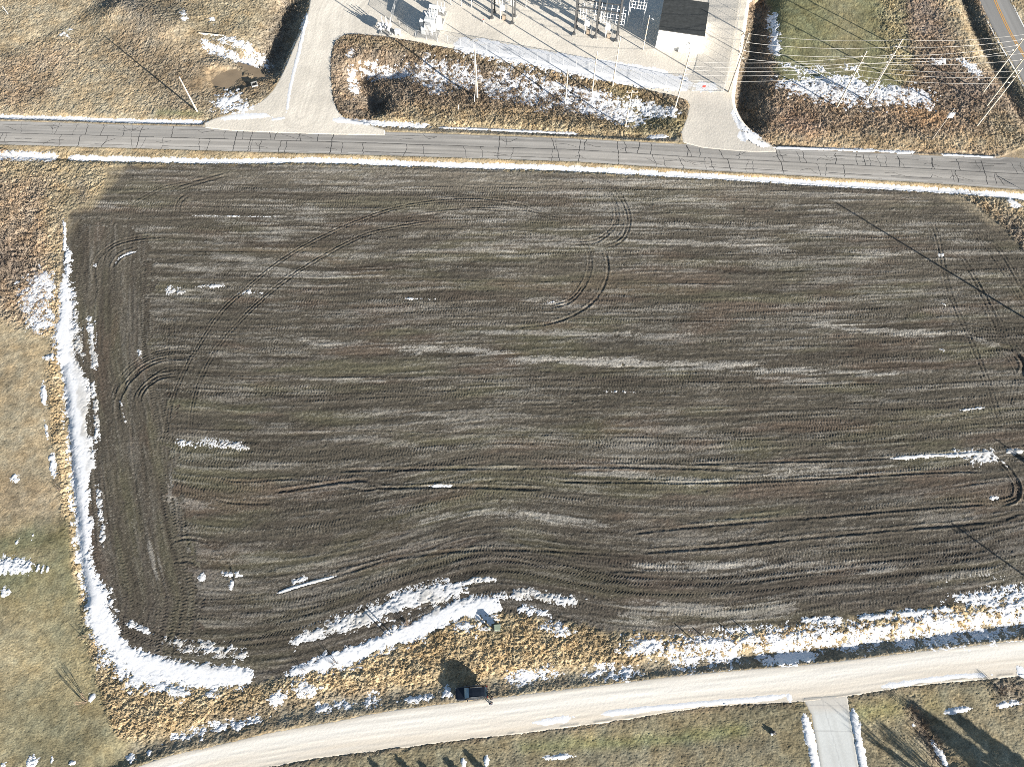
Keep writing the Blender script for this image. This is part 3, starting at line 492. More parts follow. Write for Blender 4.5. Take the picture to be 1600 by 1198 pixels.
sc = lerp(sc, sst(field_sd, 1.8, 2.6) * (.45 + .55 * dirty), (.52, .51, .49))
surface('snow', (cellmax(SN) > -.25) & SEEN, sz, sc, M['snow'], 'stuff')
surface('pond_water', (cellmax(pond_sd) > -2.5) & SEEN, np.full((NY, NX), MACRO[np.unravel_index(np.argmax(pond_sd), pond_sd.shape)] - .08, np.float32), np.ones((NY, NX, 3), np.float32), M['muddy_water'])
def zat(x, y, a=MACRO):
    i = int(np.clip(np.searchsorted(xs, x), 0, NX - 1)); j = int(np.clip(np.searchsorted(ys, y), 0, NY - 1)); return float(a[j, i])
# dry blades standing on the tufts
NB = 420000
bx_ = RNG.uniform(X0 + 5, X1 - 5, NB); by_ = RNG.uniform(-14, 172, NB)
ii = np.searchsorted(xs, bx_).clip(0, NX - 1); jj = np.searchsorted(ys, by_).clip(0, NY - 1); vg = VEG[jj, ii]
nonroad = (np.maximum(np.maximum(road_sd, grav_sd), np.maximum(yard_sd, np.maximum(hwy_sd, drive_sd)))[jj, ii] < -.3) & (field_sd[jj, ii] < -.1) & (pond_sd[jj, ii] < -.3) & (np.abs(bx_) < 92 + .3 * by_)
ok = nonroad & (RNG.random(NB) < np.clip(vg * 2.0, 0, 1)) & (vg > .1)
bx_, by_, ii, jj, vg = bx_[ok], by_[ok], ii[ok], jj[ok], vg[ok]; n = len(bx_); B = 6
an = RNG.uniform(0, 6.283, (n, B)); ln = RNG.uniform(.08, .34, (n, B)) * (.5 + vg[:, None]); hh = RNG.uniform(.35, 1.0, (n, B)) * (vg[:, None] * .75 + .06); wd = RNG.uniform(.02, .05, (n, B))
ox = bx_[:, None] + RNG.normal(0, .13, (n, B)); oy = by_[:, None] + RNG.normal(0, .13, (n, B)); oz = GZ[jj, ii][:, None] - .05
px_, py_ = -np.sin(an) * wd, np.cos(an) * wd
co = np.stack([np.stack([ox + px_, oy + py_, oz + 0 * ox], -1), np.stack([ox - px_, oy - py_, oz + 0 * ox], -1), np.stack([ox + np.cos(an) * ln, oy + np.sin(an) * ln, oz + hh], -1)], 2).reshape(-1, 3).astype(np.float32)
me = bpy.data.meshes.new('dry_grass'); nv = len(co); me.vertices.add(nv); me.loops.add(nv); me.polygons.add(nv // 3)
me.vertices.foreach_set('co', co.ravel()); me.loops.foreach_set('vertex_index', np.arange(nv, dtype=np.int32)); me.polygons.foreach_set('loop_start', np.arange(0, nv, 3, dtype=np.int32)); me.update(calc_edges=True)
cc = np.ones((n, B * 3, 4), np.float32); cc[:, :, :3] = (C[jj, ii][:, None, :] * RNG.uniform(.75, 1.3, (n, B, 1)).repeat(3, 1)).clip(.02, .6)
me.color_attributes.new('albedo', 'FLOAT_COLOR', 'POINT').data.foreach_set('color', cc.ravel()); me.materials.append(M['dry_grass'])
o = bpy.data.objects.new('dry_grass', me); COL.objects.link(o); o['kind'] = 'stuff'
# ------------------------------------------------------------------ object helpers
class MB:
    def __init__(s): s.v = []; s.f = []; s.uv = None
    def box(s, c, d, rz=0.0, taper=1.0):
        n = len(s.v); ca, sa = math.cos(rz), math.sin(rz)
        for z, k in ((-.5, 1), (.5, taper)):
            for x, y in ((-.5, -.5), (.5, -.5), (.5, .5), (-.5, .5)):
                a, b = x * d[0] * k, y * d[1] * k; s.v.append((c[0] + a * ca - b * sa, c[1] + a * sa + b * ca, c[2] + z * d[2]))
        s.f += [tuple(n + i for i in q) for q in ((3, 2, 1, 0), (4, 5, 6, 7), (0, 1, 5, 4), (1, 2, 6, 5), (2, 3, 7, 6), (3, 0, 4, 7))]; return s
    def cyl(s, a, b, r0, r1=None, n=8, caps=True):
        r1 = r0 if r1 is None else r1; a, b = Vector(a), Vector(b); d = (b - a).normalized()
        u = d.orthogonal().normalized(); w_ = d.cross(u); k = len(s.v)
        for p, r in ((a, r0), (b, r1)):
            for i in range(n):
                t = 2 * math.pi * i / n; s.v.append(tuple(p + (u * math.cos(t) + w_ * math.sin(t)) * r))
        for i in range(n): j = (i + 1) % n; s.f.append((k + i, k + j, k + n + j, k + n + i))
        if caps: s.f.append(tuple(k + i for i in range(n))[::-1]); s.f.append(tuple(k + n + i for i in range(n)))
        return s
    def tube(s, pts, r, n=5):
        for a, b in zip(pts[:-1], pts[1:]): s.cyl(a, b, r, r, n, False)
        return s
    def face(s, *p):
        k = len(s.v); s.v += [tuple(q) for q in p]; s.f.append(tuple(range(k, k + len(p)))); return s
    def loft(s, secs, cap=True):
        k = len(s.v); n = len(secs[0])
        for q in secs: s.v += [tuple(p) for p in q]
        for i in range(len(secs) - 1):
            for j in range(n):
                j2 = (j + 1) % n; s.f.append((k + i * n + j, k + i * n + j2, k + (i + 1) * n + j2, k + (i + 1) * n + j))
        if cap: s.f.append(tuple(range(k, k + n))[::-1]); e = k + (len(secs) - 1) * n; s.f.append(tuple(range(e, e + n)))
        return s
    def build(s, name, m, parent=None, loc=None, smooth_=False, bevel=0):
        me = bpy.data.meshes.new(name); me.from_pydata(s.v, [], s.f); me.materials.append(m)
        b = bmesh.new(); b.from_mesh(me); bmesh.ops.recalc_face_normals(b, faces=b.faces); b.to_mesh(me); b.free()
        if smooth_: me.polygons.foreach_set('use_smooth', [True] * len(me.polygons))
        o = bpy.data.objects.new(name, me); COL.objects.link(o)
        if parent: o.parent = parent
        if loc is not None: o.location = loc
        if bevel: q = o.modifiers.new('bevel', 'BEVEL'); q.width = bevel; q.segments = 2; q.limit_method = 'ANGLE'
        return o
def tag(o, label, cat, group=None):
    o['label'] = label; o['category'] = cat
    if group: o['group'] = group
    return o
def thing(name, label, cat, loc, rz=0.0, group=None):
    o = bpy.data.objects.new(name, None); COL.objects.link(o); o.location = loc; o.rotation_euler = (0, 0, rz); o.empty_display_size = .3
    return tag(o, label, cat, group)
def kids(o): return [c for c in COL.objects if c.parent == o]
def dup(root, loc, label, rz=None):
    def cp(o, par):
        c = o.copy(); COL.objects.link(c)
        if par: c.parent = par
        for k in kids(o): cp(k, c)
        return c
    r = cp(root, None); r.location = loc; r['label'] = label
    if rz is not None: r.rotation_euler = (0, 0, rz)
    return r
def at(px, py, dz=0.0):
    x, y = G(px, py); z = zat(x, y); x, y = G(px, py, z); return (x, y, zat(x, y) + dz)
mat('pole_wood', (.55, .49, .41), .9, spec=.1, noise=3, var=.2); mat('grey_wood', (.34, .3, .26), .9, spec=.1, noise=3, var=.25)
mat('galvanised', (.62, .63, .64), .45, .4, .5, 8, .1); mat('porcelain', (.72, .70, .68), .25, noise=20, var=.06); mat('dark_steel', (.075, .078, .082), .7, .2, .4, 4, .25)
mat('white_steel', (.74, .75, .76), .5, .1, .4, 5, .08); mat('grey_paint', (.52, .55, .57), .5, 0, .4, 4, .12); mat('wire_metal', (.72, .70, .67), .5, .3, .5, 3, .05)
mat('black_paint', (.012, .016, .024), .16, 0, .6, 3, .1); mat('dark_glass', (.012, .02, .03), .04, 0, .9, 3, .05); mat('rubber', (.02, .02, .02), .9, noise=10, var=.2); mat('chrome', (.7, .7, .7), .2, .9, .6, 8, .05)
mat('red_paint', (.5, .05, .04), .5, noise=8, var=.15); mat('lamp_red', (.3, .01, .01), .2, noise=8, var=.1); mat('lamp_clear', (.6, .62, .65), .15, noise=8, var=.05); mat('green_paint', (.27, .32, .24), .5, noise=4, var=.12); mat('tar', (.06, .058, .055), .8, noise=4, var=.3)
mat('line_white', (.75, .75, .73), .8, noise=5, var=.12); mat('line_orange', (.62, .33, .09), .8, noise=5, var=.15); mat('bark', (.21, .17, .135), .95, noise=5, var=.3); mat('twig', (.30, .225, .16), .95, noise=4, var=.3); mat('needle', (.045, .065, .03), .9, noise=3, var=.4)
mat('roof_dark', (.052, .056, .056), .85, noise=1.2, var=.25, bump=(12, .3, .02)); mat('wall_white', (.82, .81, .79), .8, noise=2, var=.05, bump=(6, .15, .02)); mat('rust', (.33, .27, .21), .85, noise=5, var=.3); mat('stone', (.09, .09, .09), .9, noise=5, var=.3); mat('concrete_grey', (.33, .325, .31), .9, noise=4, var=.15)
# ------------------------------------------------------------------ road cracks and markings
def ribbon(mb, pts, wd, z):
    P = np.asarray(pts); T = np.gradient(P, axis=0); Nn = np.stack([-T[:, 1], T[:, 0]], 1); Nn /= np.linalg.norm(Nn, axis=1)[:, None] + 1e-9
    A = P + Nn * wd / 2; Bq = P - Nn * wd / 2
    for i in range(len(P) - 1): mb.face((*A[i], z(A[i])), (*A[i + 1], z(A[i + 1])), (*Bq[i + 1], z(Bq[i + 1])), (*Bq[i], z(Bq[i])))
def rvx(x): return float(np.interp(x, cl[:, 0], cl[:, 1]))
rz_ = lambda p: -.02 * abs(p[1] - rvx(p[0])) + .012
mb = MB(); rr = random.Random(11)
def crack(x0, v0, x1, v1, wd, jit=.12, n=None):
    L = math.hypot(x1 - x0, v1 - v0); n = n or max(3, int(L / .5)); q = []; off = 0
    for i in range(n + 1):
        t = i / n; off = off * .6 + rr.uniform(-jit, jit); x = x0 + (x1 - x0) * t + off * (0 if i in (0, n) else 1); v = v0 + (v1 - v0) * t + (off * .6 if abs(x1 - x0) > abs(v1 - v0) else 0); q.append((x, rvx(x) + v))
    ribbon(mb, q, wd, rz_)
x = -128.0
while x < 118:                                              # transverse cracks lane by lane
    v = rr.random()
    if v < .42: crack(x, -.05, x + rr.uniform(-.9, .9), 3.2, rr.uniform(.04, .11), .22)
    elif v < .85: crack(x, -3.3, x + rr.uniform(-.9, .9), -.05, rr.uniform(.04, .11), .22)
    else: crack(x, -3.3, x + rr.uniform(-.6, .6), 3.2, rr.uniform(.08, .16), .14)
    if rr.random() < .5:
        a = x + rr.uniform(-1, 1); s_ = rr.choice((-1, 1)); crack(a, 1.6 * s_, a + rr.uniform(1, 3), s_ * rr.uniform(.6, 3), .07, .2)
        crack(a, 1.6 * s_, a - rr.uniform(.5, 2), s_ * rr.uniform(.6, 3), .06, .2)
    x += min(9, .5 + rr.expovariate(.45))
x = -140.0
while x < 120:                                              # seams along the lanes
    L = rr.uniform(8, 26); crack(x, -.05, x + L, -.05, rr.uniform(.06, .13), .07)
    if rr.random() < .6: crack(x, -2.45, x + L * .7, -2.5, rr.uniform(.06, .12), .07)
    if rr.random() < .55: crack(x + 2, 2.4, x + L * .6, 2.45, rr.uniform(.06, .12), .07)
    x += L + rr.uniform(-.5, 2.5)
o = mb.build('crack_sealant', M['tar']); o.parent = bpy.data.objects['asphalt_road']; o['kind'] = 'stuff'
def hline(off, wd, name, m):
    P = smooth(hl[:, :], 6); q = np.stack([P[:, 0] + off, P[:, 1]], 1); b = MB(); ribbon(b, q, wd, lambda p: .012); o = b.build(name, m); o.parent = bpy.data.objects['highway']; return o
hline(-4.05, .32, 'edge_line', M['line_white']); hline(4.0, .3, 'edge_line', M['line_white']); hline(-.22, .22, 'centre_line', M['line_orange']); hline(.22, .22, 'centre_line', M['line_orange'])
# ------------------------------------------------------------------ utility poles and wires
def insulator(mb, p, d, L=.55):
    p, d = Vector(p), Vector(d); mb.cyl(p, p + d * L, .035, .03, 6)
    for k in range(4): c = p + d * (L * (.3 + .2 * k)); mb.cyl(c - d * .03, c + d * .03, .10, .10, 8)
def pole(base, h, label, r=.17, ins=(), side=1, guy=None, name='utility_pole', tf=None, arm=None, light=False, wood='pole_wood', riser=False, group='wooden utility poles'):
    o = thing(name, label, 'utility pole', base, 0, group); m = MB()
    for i in range(6): m.cyl((0, 0, -.6 + (h + .6) * i / 6), (0, 0, -.6 + (h + .6) * (i + 1) / 6), r * (1 - .38 * i / 6), r * (1 - .38 * (i + 1) / 6), 10, i == 5)
    m.build('shaft', M[wood], o, smooth_=True)
    MB().cyl((0, 0, h - .02), (0, 0, h + .06), r * .68, r * .5, 10).build('cap', M['galvanised'], o)
    for k, (z, s) in enumerate(ins): q = MB(); insulator(q, (s * r * .7, 0, z), (s * .94, 0, .34)); q.build('insulator', M['porcelain'], o)
    if arm:
        MB().box((0, -.12, arm), (2.4, .12, .14)).build('crossarm', M['grey_wood'], o)
        for s in (-1.05, 0.35, 1.05): q = MB(); insulator(q, (s, -.12, arm + .07), (0, 0, 1), .3); q.build('insulator', M['porcelain'], o)
    if guy is not None: MB().tube([(0, 0, h * .82), guy], .025, 5).build('guy_wire', M['wire_metal'], o)
    if riser: MB().cyl((-r - .1, 0, 0), (-r * .7 - .08, 0, h * .8), .06, .05, 6).build('riser_pipe', M['galvanised'], o)
    if tf:
        for a in tf: c = MB().cyl((a, -.38, h - 1.9), (a, -.38, h - .85), .27, .27, 12).cyl((a, -.38, h - .85), (a, -.38, h - .78), .22, .1, 12).cyl((a + .08, -.38, h - .8), (a + .12, -.38, h - .5), .05, .04, 6).build('transformer_can', M['white_steel'], o, smooth_=False)
    if light: q = MB().cyl((0, 0, h - .5), (.5, -.8, h - .15), .035, .03, 6).build('lamp_arm', M['galvanised'], o); MB().box((.6, -.95, h - .15), (.28, .6, .16), .55).build('lamp_head', M['white_steel'], o, bevel=.03)
    return o
p1 = pole(at(308, 174.3), 9.4, 'lone pale pole in the tan meadow by the asphalt road, casting a long shadow', .2)
p743 = pole(at(746, 153), 14.2, 'tall pale pole left of the others in the snowy brown island', .2, riser=True)
s3 = pole(at(883, 163), 10.8, 'pale pole in the island ditch, shortest and leftmost of the three beside the yard fence', .17)
s2 = pole(at(925, 145), 11.0, 'pale pole on the island bank between the short ditch pole and the tallest fence pole', .17)
s1 = pole(at(957, 135.5), 13.0, 'tallest pale pole standing right at the edge of the yard gravel strip', .18)
s4 = pole(at(977, 198), 10.1, 'pole with a small crossarm at its top, in the grass next to the asphalt road', .16, arm=9.7)
q_ = pole(at(1055, 168), 14.6, 'tall leaning-looking pole beside the right gravel entrance below the white building', .19, ins=((12.3, 1), (11.2, 1), (10.2, 1), (9.0, 1), (7.6, 1)))
k_ = pole(at(1138.5, 144), 15.2, 'brown pole at the yard corner east of the gravel entrance, carrying five wires', .2, ins=((13.1, 1), (11, 1), (9.1, 1)), wood='grey_wood')
m1 = pole(at(1354, 158.5), 16.1, 'tall white pole with stand-off insulators in the snow of the north-east block', .2, ins=((14.4, -1), (12.3, -1), (10.5, -1), (14.2, 1), (12.1, 1)), riser=True)
m2 = pole(at(1307.5, 168), 14.8, 'white pole rising from brown weeds just left of the snow patch', .18, ins=((13.5, -1), (12.0, 1), (11.2, -1), (10.2, 1), (8.7, -1)))
r1 = pole(at(1536, 144.5), 15.4, 'upper of the three pale poles by the highway curve', .19, ins=((13.9, -1), (12.5, -1), (11.2, -1)))
r2 = pole(at(1542, 165.5), 14.8, 'middle of the three pale poles by the highway curve', .19, ins=((14.0, -1), (12.3, -1)))
r3 = pole(at(1527, 196), 15.2, 'lowest of the three pale poles by the highway curve, with a rust-brown foot', .2, ins=((14.6, -1), (13.1, -1), (11.6, -1)))
tp_ = pole(at(1456, 218), 8.6, 'short dark pole with grey transformer cans at its top, by the asphalt road', .15, tf=(-.38, .0, .38), wood='grey_wood')
yp = pole(at(1004.5, 78), 9.0, 'slim pale lamp pole in the yard left of the white building', .14, light=True, group='yard lamp poles')
ex = thing('marker_post', 'thin white marker post beside the tall pale pole of the island', 'marker post', at(741.5, 160), 0, 'thin marker posts'); MB().cyl((0, 0, -.2), (0, 0, 2.4), .06, .05, 7).build('shaft', M['white_steel'], ex); MB().cyl((0, 0, 2.4), (0, 0, 2.46), .055, .02, 7).build('cap', M['galvanised'], ex)
for px, py, h, lab in ((716.5, 172, 1.5, 'short white marker post in the tan verge left of the tall island pole'), (13, 23, 2.2, 'pale thin post in the top left corner of the meadow')):
    c = dup(ex, at(px, py), lab); c.scale = (1, 1, h / 2.4)
def wood_stake(px, py, h, lab): o = thing('wooden_stake', lab, 'stake', at(px, py), 0, 'wooden field stakes'); MB().box((0, 0, h / 2 - .1), (.13, .13, h + .2), .4).build('shaft', M['grey_wood'], o); MB().box((0, 0, h + .05), (.15, .15, .1), .4, .6).build('top', M['grey_wood'], o)
for a in ((606, 992, 1.5, 'grey stake on the snowy south border left of the utility cabinet'), (613, 990, 1.5, 'second grey stake, right beside the first on the snowy south border'), (1083, 999, .9, 'stake in the snowy tufts at the south field edge, leftmost of four'), (1104, 999, .7, 'shorter stake next to the leftmost one of the four at the field edge'),
          (1151, 997, .9, 'third stake from the left in the snowy tufts at the field edge'), (1174, 993, .9, 'rightmost stake of the four in the snowy tufts at the field edge'), (24, 247, 1.2, 'stake in the roadside snow at the far left')): wood_stake(*a)
# poles standing beyond the right edge of the view, whose shadows reach the field
pole((107.8, 60.1, 0), 14.0, 'pole east of the field whose long shadow crosses its upper right corner', .25)
pole((108.0, -1.6, 0), 11.9, 'pole south-east of the field whose faint shadow lies above the roadside snow', .22, arm=11.4)
pole((108.3, 23.6, 0), 8.0, 'pole with transformer cans east of the field, its shadow ending above the snowy turn', .17, tf=(-.3, .3))
def wire(a, ha, b, hb, label, sag=.9, group='overhead wires', r=.027):
    A = Vector(a.location) + Vector((0, 0, ha)); Bv = Vector(b.location) + Vector((0, 0, hb)); pts = []
    for i in range(17): t = i / 16; p = A.lerp(Bv, t); p.z -= 4 * sag * t * (1 - t); pts.append(tuple(p - A))
    o = MB().tube(pts, r, 4).build('overhead_wire', M['wire_metal'], None, A); return tag(o, label, 'wire', group)
nth = ('topmost', 'second highest', 'third highest', 'fourth highest', 'lowest')
for i, (a, b, c) in enumerate(((15.2, 16.1, 15.2), (13.1, 14.4, 13.9), (11, 12.3, 12.5), (9.1, 10.5, 11.2))):
    n_ = ('thin topmost', 'second highest', 'third highest', 'lowest')[i]
    wire(k_, a, m1, b, f'{n_} wire from the yard corner pole to the tall white pole in snow', r=.02 if i == 0 else .03); wire(m1, b, r1, c, f'{n_} wire from the tall white pole in snow to the upper highway pole', .8, r=.02 if i == 0 else .03)
for i, (a, b, c, e) in enumerate(((12.3, 13.5, 14.0, r2), (11.2, 12.0, 12.3, r2), (10.2, 11.2, 14.6, r3), (9.0, 10.2, 13.1, r3), (7.6, 8.7, 11.6, r3))):
    wire(q_, a, m2, b, f'{nth[i]} wire of five from the gravel entrance pole to the weedy white pole', .9); wire(m2, b, e, c, f'{nth[i]} wire of five running from the weedy white pole to the highway', .9)
wire(s3, 9.0, s2, 8.6, 'thin wire between the two shorter poles of the island bank', .3, r=.015); wire(s2, 8.6, s1, 8.6, 'thin wire from the middle island pole to the tallest fence pole', .2, r=.015)
# ------------------------------------------------------------------ substation building
A_, B_ = Vector((*G(1023.9, 74.3), 0)), Vector((*G(1092.5, 84.4), 0)); fx_ = (B_ - A_); BW = fx_.length; brz = math.atan2(fx_.y, fx_.x); BH = 4.9
bd = Vector((*G(1109.4, 5, BH), 0)) - Vector((*G(1101, 56, BH), 0)); BD = bd.length
b = thing('control_building', 'white block control building with a flat dark roof in the substation yard', 'building', A_, brz)
MB().box((BW / 2, BD / 2, BH / 2 - .1), (BW, BD, BH - .2 + .0)).build('wall', M['wall_white'], b)
rf = MB().box((BW / 2, BD / 2, BH - .1), (BW + .16, BD + .16, .2)).build('roof', M['roof_dark'], b)
MB().box((BW / 2, -.04, BH - .12), (BW + .22, .1, .2)).box((-.1, BD / 2, BH - .1), (.06, BD + .2, .22)).box((BW + .1, BD / 2, BH - .1), (.06, BD + .2, .22)).build('roof_edge', M['dark_steel'], rf)
for k in (.22, .55, .8): MB().box((BW * .5, BD * k, BH + .012), (BW * .96, .06, .02)).build('roof_seam', M['dark_steel'], rf)
dr = MB().box((BW * .72, -.03, 1.05), (1.0, .06, 2.1)).build('door', M['grey_paint'], b); MB().box((BW * .72 + .38, -.08, 1.05), (.06, .06, .16)).build('handle', M['dark_steel'], dr)
MB().box((BW * .72, -.12, 2.5), (.3, .22, .16)).build('wall_lamp', M['dark_steel'], b); MB().box((BW * .56, -.3, .5), (.9, .6, .9)).build('air_conditioner', M['grey_paint'], b, bevel=.04); MB().box((BW * .14, -.03, 3.6), (.6, .06, .4)).build('vent', M['grey_paint'], b)
MB().box((-.12, 2.0, 1.3), (.24, .8, 1.6)).build('meter_cabinet', M['grey_paint'], b); MB().box((BW + .06, BD * .55, 1.1), (.1, .5, .6)).build('meter_cabinet', M['dark_steel'], b)
# ------------------------------------------------------------------ substation steel and apparatus
YR = brz
def hcol(m, x, y, h, w_=.36):
    m.box((x, y - w_ / 2, h / 2), (w_, .04, h)).box((x, y + w_ / 2, h / 2), (w_, .04, h)).box((x, y, h / 2), (.05, w_ - .04, h))
def gantry(bases, h, label):
    c = at(*bases[0]); o = thing('substation_gantry', label, 'gantry', (c[0], c[1], 0), 0, 'dark steel substation gantries'); L = [Vector((*G(*q), 0)) - Vector((c[0], c[1], 0)) for q in bases]
    for q in L:
        m = MB(); hcol(m, q.x, q.y, h); cn = m.build('column', M['dark_steel'], o); MB().box((q.x, q.y, .12), (.9, .9, .3), YR).build('footing', M['concrete_grey'], cn); MB().box((q.x - .1, q.y - .1, .55), (.5, .5, .6), YR).build('grounding_box', M['dark_steel'], cn)
    n = len(L) // 2
    for r in (L[:n], L[n:]):
        for zz in (h - .2, h * .62): MB().tube([tuple(q + Vector((0, 0, zz))) for q in r], .13, 6).build('beam', M['dark_steel'], o)
    for a, b_ in zip(L[:n], L[n:]): MB().tube([tuple(a + Vector((0, 0, h - .2))), tuple(b_ + Vector((0, 0, h - .2)))], .12, 6).build('cross_beam', M['dark_steel'], o)
gantry([(769, 30), (801, 38), (773, 20), (804.5, 27)], 11.5, 'dark two-bay steel gantry in the yard, left of the larger gantry')
gantry([(897, 55), (930, 60), (962.5, 65), (900, 43), (932.5, 49), (965, 53)], 12, 'large dark steel gantry with six columns in front of the white building')
def switch(px, py, W_, rows, z0, dz, label, cab=True, cols=4, D=1.1):
    x, y = G(px, py); o = thing('disconnect_switch', label, 'switchgear', (x, y, 0), YR, 'white switch frames of the substation')
    for k in range(rows):
        z = z0 + k * dz
        MB().box((W_ / 2, 0, z), (W_, .12, .12)).box((W_ / 2, D, z), (W_, .12, .12)).build('frame_beam', M['white_steel'], o)
        for i in range(cols):
            xx = W_ * (i + .5) / cols; q = MB().box((xx, D / 2, z + .16), (.10, D + .7, .10)).cyl((xx, .1, z + .1), (xx, .1, z + .95), .1, .08, 6).cyl((xx, D - .1, z + .1), (xx, D - .1, z + .95), .1, .08, 6); q.build('switch_pole', M['porcelain'], o)
    for i in range(cols + 1): MB().box((W_ * i / cols, -.12, z0 + (rows - 1) * dz / 2), (.10, .08, (rows - 1) * dz + .5)).build('hanger', M['white_steel'], o)
    if cab:
        MB().box((W_ * .34, -.2, z0 - .9), (1.2, .9, 1.2)).build('drive_box', M['white_steel'], o, bevel=.05)
        MB().box((W_ * .42, -.2, .7), (.8, .6, 1.1)).build('control_cabinet', M['rust'], o, bevel=.04)
        for dx in (-.75, .75): MB().box((W_ * .42 + dx, -.2, (z0 - .4) / 2), (.16, .16, z0 - .4)).build('leg', M['white_steel'], o)
    else:
        for dx in (.1, W_ - .1): MB().box((dx, D / 2, z0 / 2), (.14, .14, z0)).build('leg', M['white_steel'], o)
    return o
def busbars(px, py, n, L, z, rot, label):
    o = thing('busbar_rack', label, 'busbars', (*G(px, py), 0), rot, 'grey busbar racks')
    for k in range(n):
        t = MB().cyl((0, k * 1.5, z), (L, k * 1.5, z), .05, .05, 6).build('busbar', M['galvanised'], o)
        for x0 in (.4, L / 2, L - .4): q = MB(); insulator(q, (x0, k * 1.5, z - .7), (0, 0, 1), .7); q.build('insulator', M['porcelain'], t)
    for x0 in (.4, L / 2, L - .4):
        MB().box((x0, (n - 1) * .75, z - .78), (.12, (n - 1) * 1.5 + .6, .12)).build('cross_arm', M['galvanised'], o); MB().box((x0, (n - 1) * .75, (z - .84) / 2), (.14, .14, z - .84)).build('leg', M['galvanised'], o)
busbars(905, 34, 4, 12.0, 8.2, YR, 'grey busbar rack high behind the large gantry'); busbars(772, 12, 3, 8.0, 7.0, YR, 'grey busbar rack behind the smaller left gantry'); busbars(700, 14, 3, 6.0, 4.2, YR, 'low grey busbar rack between the transformer and the smaller gantry'); busbars(820, 6, 3, 9.0, 6.2, YR, 'grey busbar rack between the two gantries at the upper edge')
switch(904, 51, 5.4, 3, 3.9, 1.45, 'white lattice switch frame in the left bay of the large gantry'); switch(936, 57, 5.4, 3, 3.9, 1.45, 'white lattice switch frame in the right bay of the large gantry')
switch(978, 42, 3.9, 2, 5.2, 1.6, 'white lattice switch frame nearest the white building, over its shadow', False, 3); switch(777, 29, 4.0, 2, 4.2, 1.4, 'white switch frame between the columns of the smaller left gantry', True, 3)
# power transformer
T_ = thing('power_transformer', 'big white power transformer with cooling fins at the left end of the yard', 'transformer', (*G(664, 58), 0), YR)
MB().box((.6, 3.0, .12), (5.0, 7.4, .3)).build('plinth', M['concrete_grey'], T_)
MB().box((.9, 3.4, 1.9), (2.4, 3.6, 3.2)).build('tank', M['grey_paint'], T_, bevel=.08)
for dx, dy in ((-.95, 2.2), (-.95, 4.2), (.9, .7), (2.75, 3.2)):
    rm = MB()
    for k in range(9): rm.box((dx + ((k - 4) * .2 if dy < 1 else 0), dy + ((k - 4) * .2 if dy > 1 else 0), 1.75), (.06 if dy < 1 else .9, 1.0 if dy < 1 else .06, 2.7))
    rm.build('radiator', M['white_steel'], T_)
MB().cyl((.2, 5.2, 4.3), (2.4, 5.2, 4.3), .45, .45, 14).build('conservator', M['white_steel'], T_, smooth_=False); MB().box((.6, 5.2, 3.7), (.12, .4, .8)).box((2.0, 5.2, 3.7), (.12, .4, .8)).build('bracket', M['grey_paint'], T_)
for k in range(3):
    q = MB(); a = Vector((.3 + k * .65, 2.6, 3.5)); d = Vector(((k - 1) * .25, -.25, 1)).normalized(); q.cyl(a, a + d * 1.7, .09, .05, 8)
    for j in range(7): q.cyl(a + d * (.3 + .18 * j), a + d * (.36 + .18 * j), .19, .17, 10)
    q.build('bushing', M['porcelain'], T_)
for k in range(3): q = MB(); a = Vector((.3 + k * .65, 4.2, 3.5)); q.cyl(a, a + Vector((0, .1, 1.0)), .12, .06, 8); q.build('bushing', M['porcelain'], T_)
MB().box((-.4, .5, 1.3), (.9, .6, 1.8)).build('control_cabinet', M['grey_paint'], T_, bevel=.03)
def breaker(px, py, label, s=1.0):
    o = thing('circuit_breaker', label, 'circuit breaker', (*G(px, py), 0), YR, 'white circuit breakers'); o.scale = (s, s, s)
    MB().box((1.2, .8, .1), (3.2, 2.2, .25)).build('plinth', M['concrete_grey'], o)
    for dx in (.1, 2.3):
        for dy in (.2, 1.4): MB().box((dx, dy, .7), (.12, .12, 1.2)).build('leg', M['grey_paint'], o)
    for k in range(3):
        t = MB().cyl((.3 + .9 * k, -.2, 1.6), (.3 + .9 * k, 1.8, 1.6), .34, .34, 12).build('tank', M['white_steel'], o, smooth_=False)
        for y0, dy in ((.2, -.35), (1.4, .35)):
            q = MB(); a = Vector((.3 + .9 * k, y0, 1.85)); d = Vector(((k - 1) * .18, dy, 1)).normalized(); q.cyl(a, a + d * 1.6, .08, .05, 8)
            for j in range(6): q.cyl(a + d * (.25 + .2 * j), a + d * (.31 + .2 * j), .17, .15, 8)
            q.build('bushing', M['porcelain'], t)
    MB().box((-.35, .8, 1.4), (.6, .9, 1.3)).build('control_cabinet', M['white_steel'], o, bevel=.03); return o
breaker(595, 53, 'white circuit breaker with bushings nearest the gravel entrance lane'); breaker(682, 24, 'smaller white circuit breaker right of the power transformer', .8)
x, y = G(622, 55); o = thing('junction_cabinet', 'small white cabinet on legs beside the circuit breaker near the entrance lane', 'cabinet', (x, y, 0), YR); MB().box((0, 0, 1.0), (1.3, .8, 1.0)).build('body', M['white_steel'], o, bevel=.04)
MB().box((0, -.42, 1.0), (1.1, .04, .8)).build('door', M['grey_paint'], o)
for dx in (-.5, .5): MB().box((dx, 0, .25), (.1, .6, .5)).build('leg', M['grey_paint'], o)
o = thing('marker_post', 'small red and white post on the gravel left of the smaller gantry', 'marker post', (*G(756, 36), 0)); MB().cyl((0, 0, 0), (0, 0, .7), .09, .09, 8).build('shaft', M['white_steel'], o); MB().cyl((0, 0, .7), (0, 0, 1.0), .1, .1, 8).build('red_top', M['red_paint'], o)
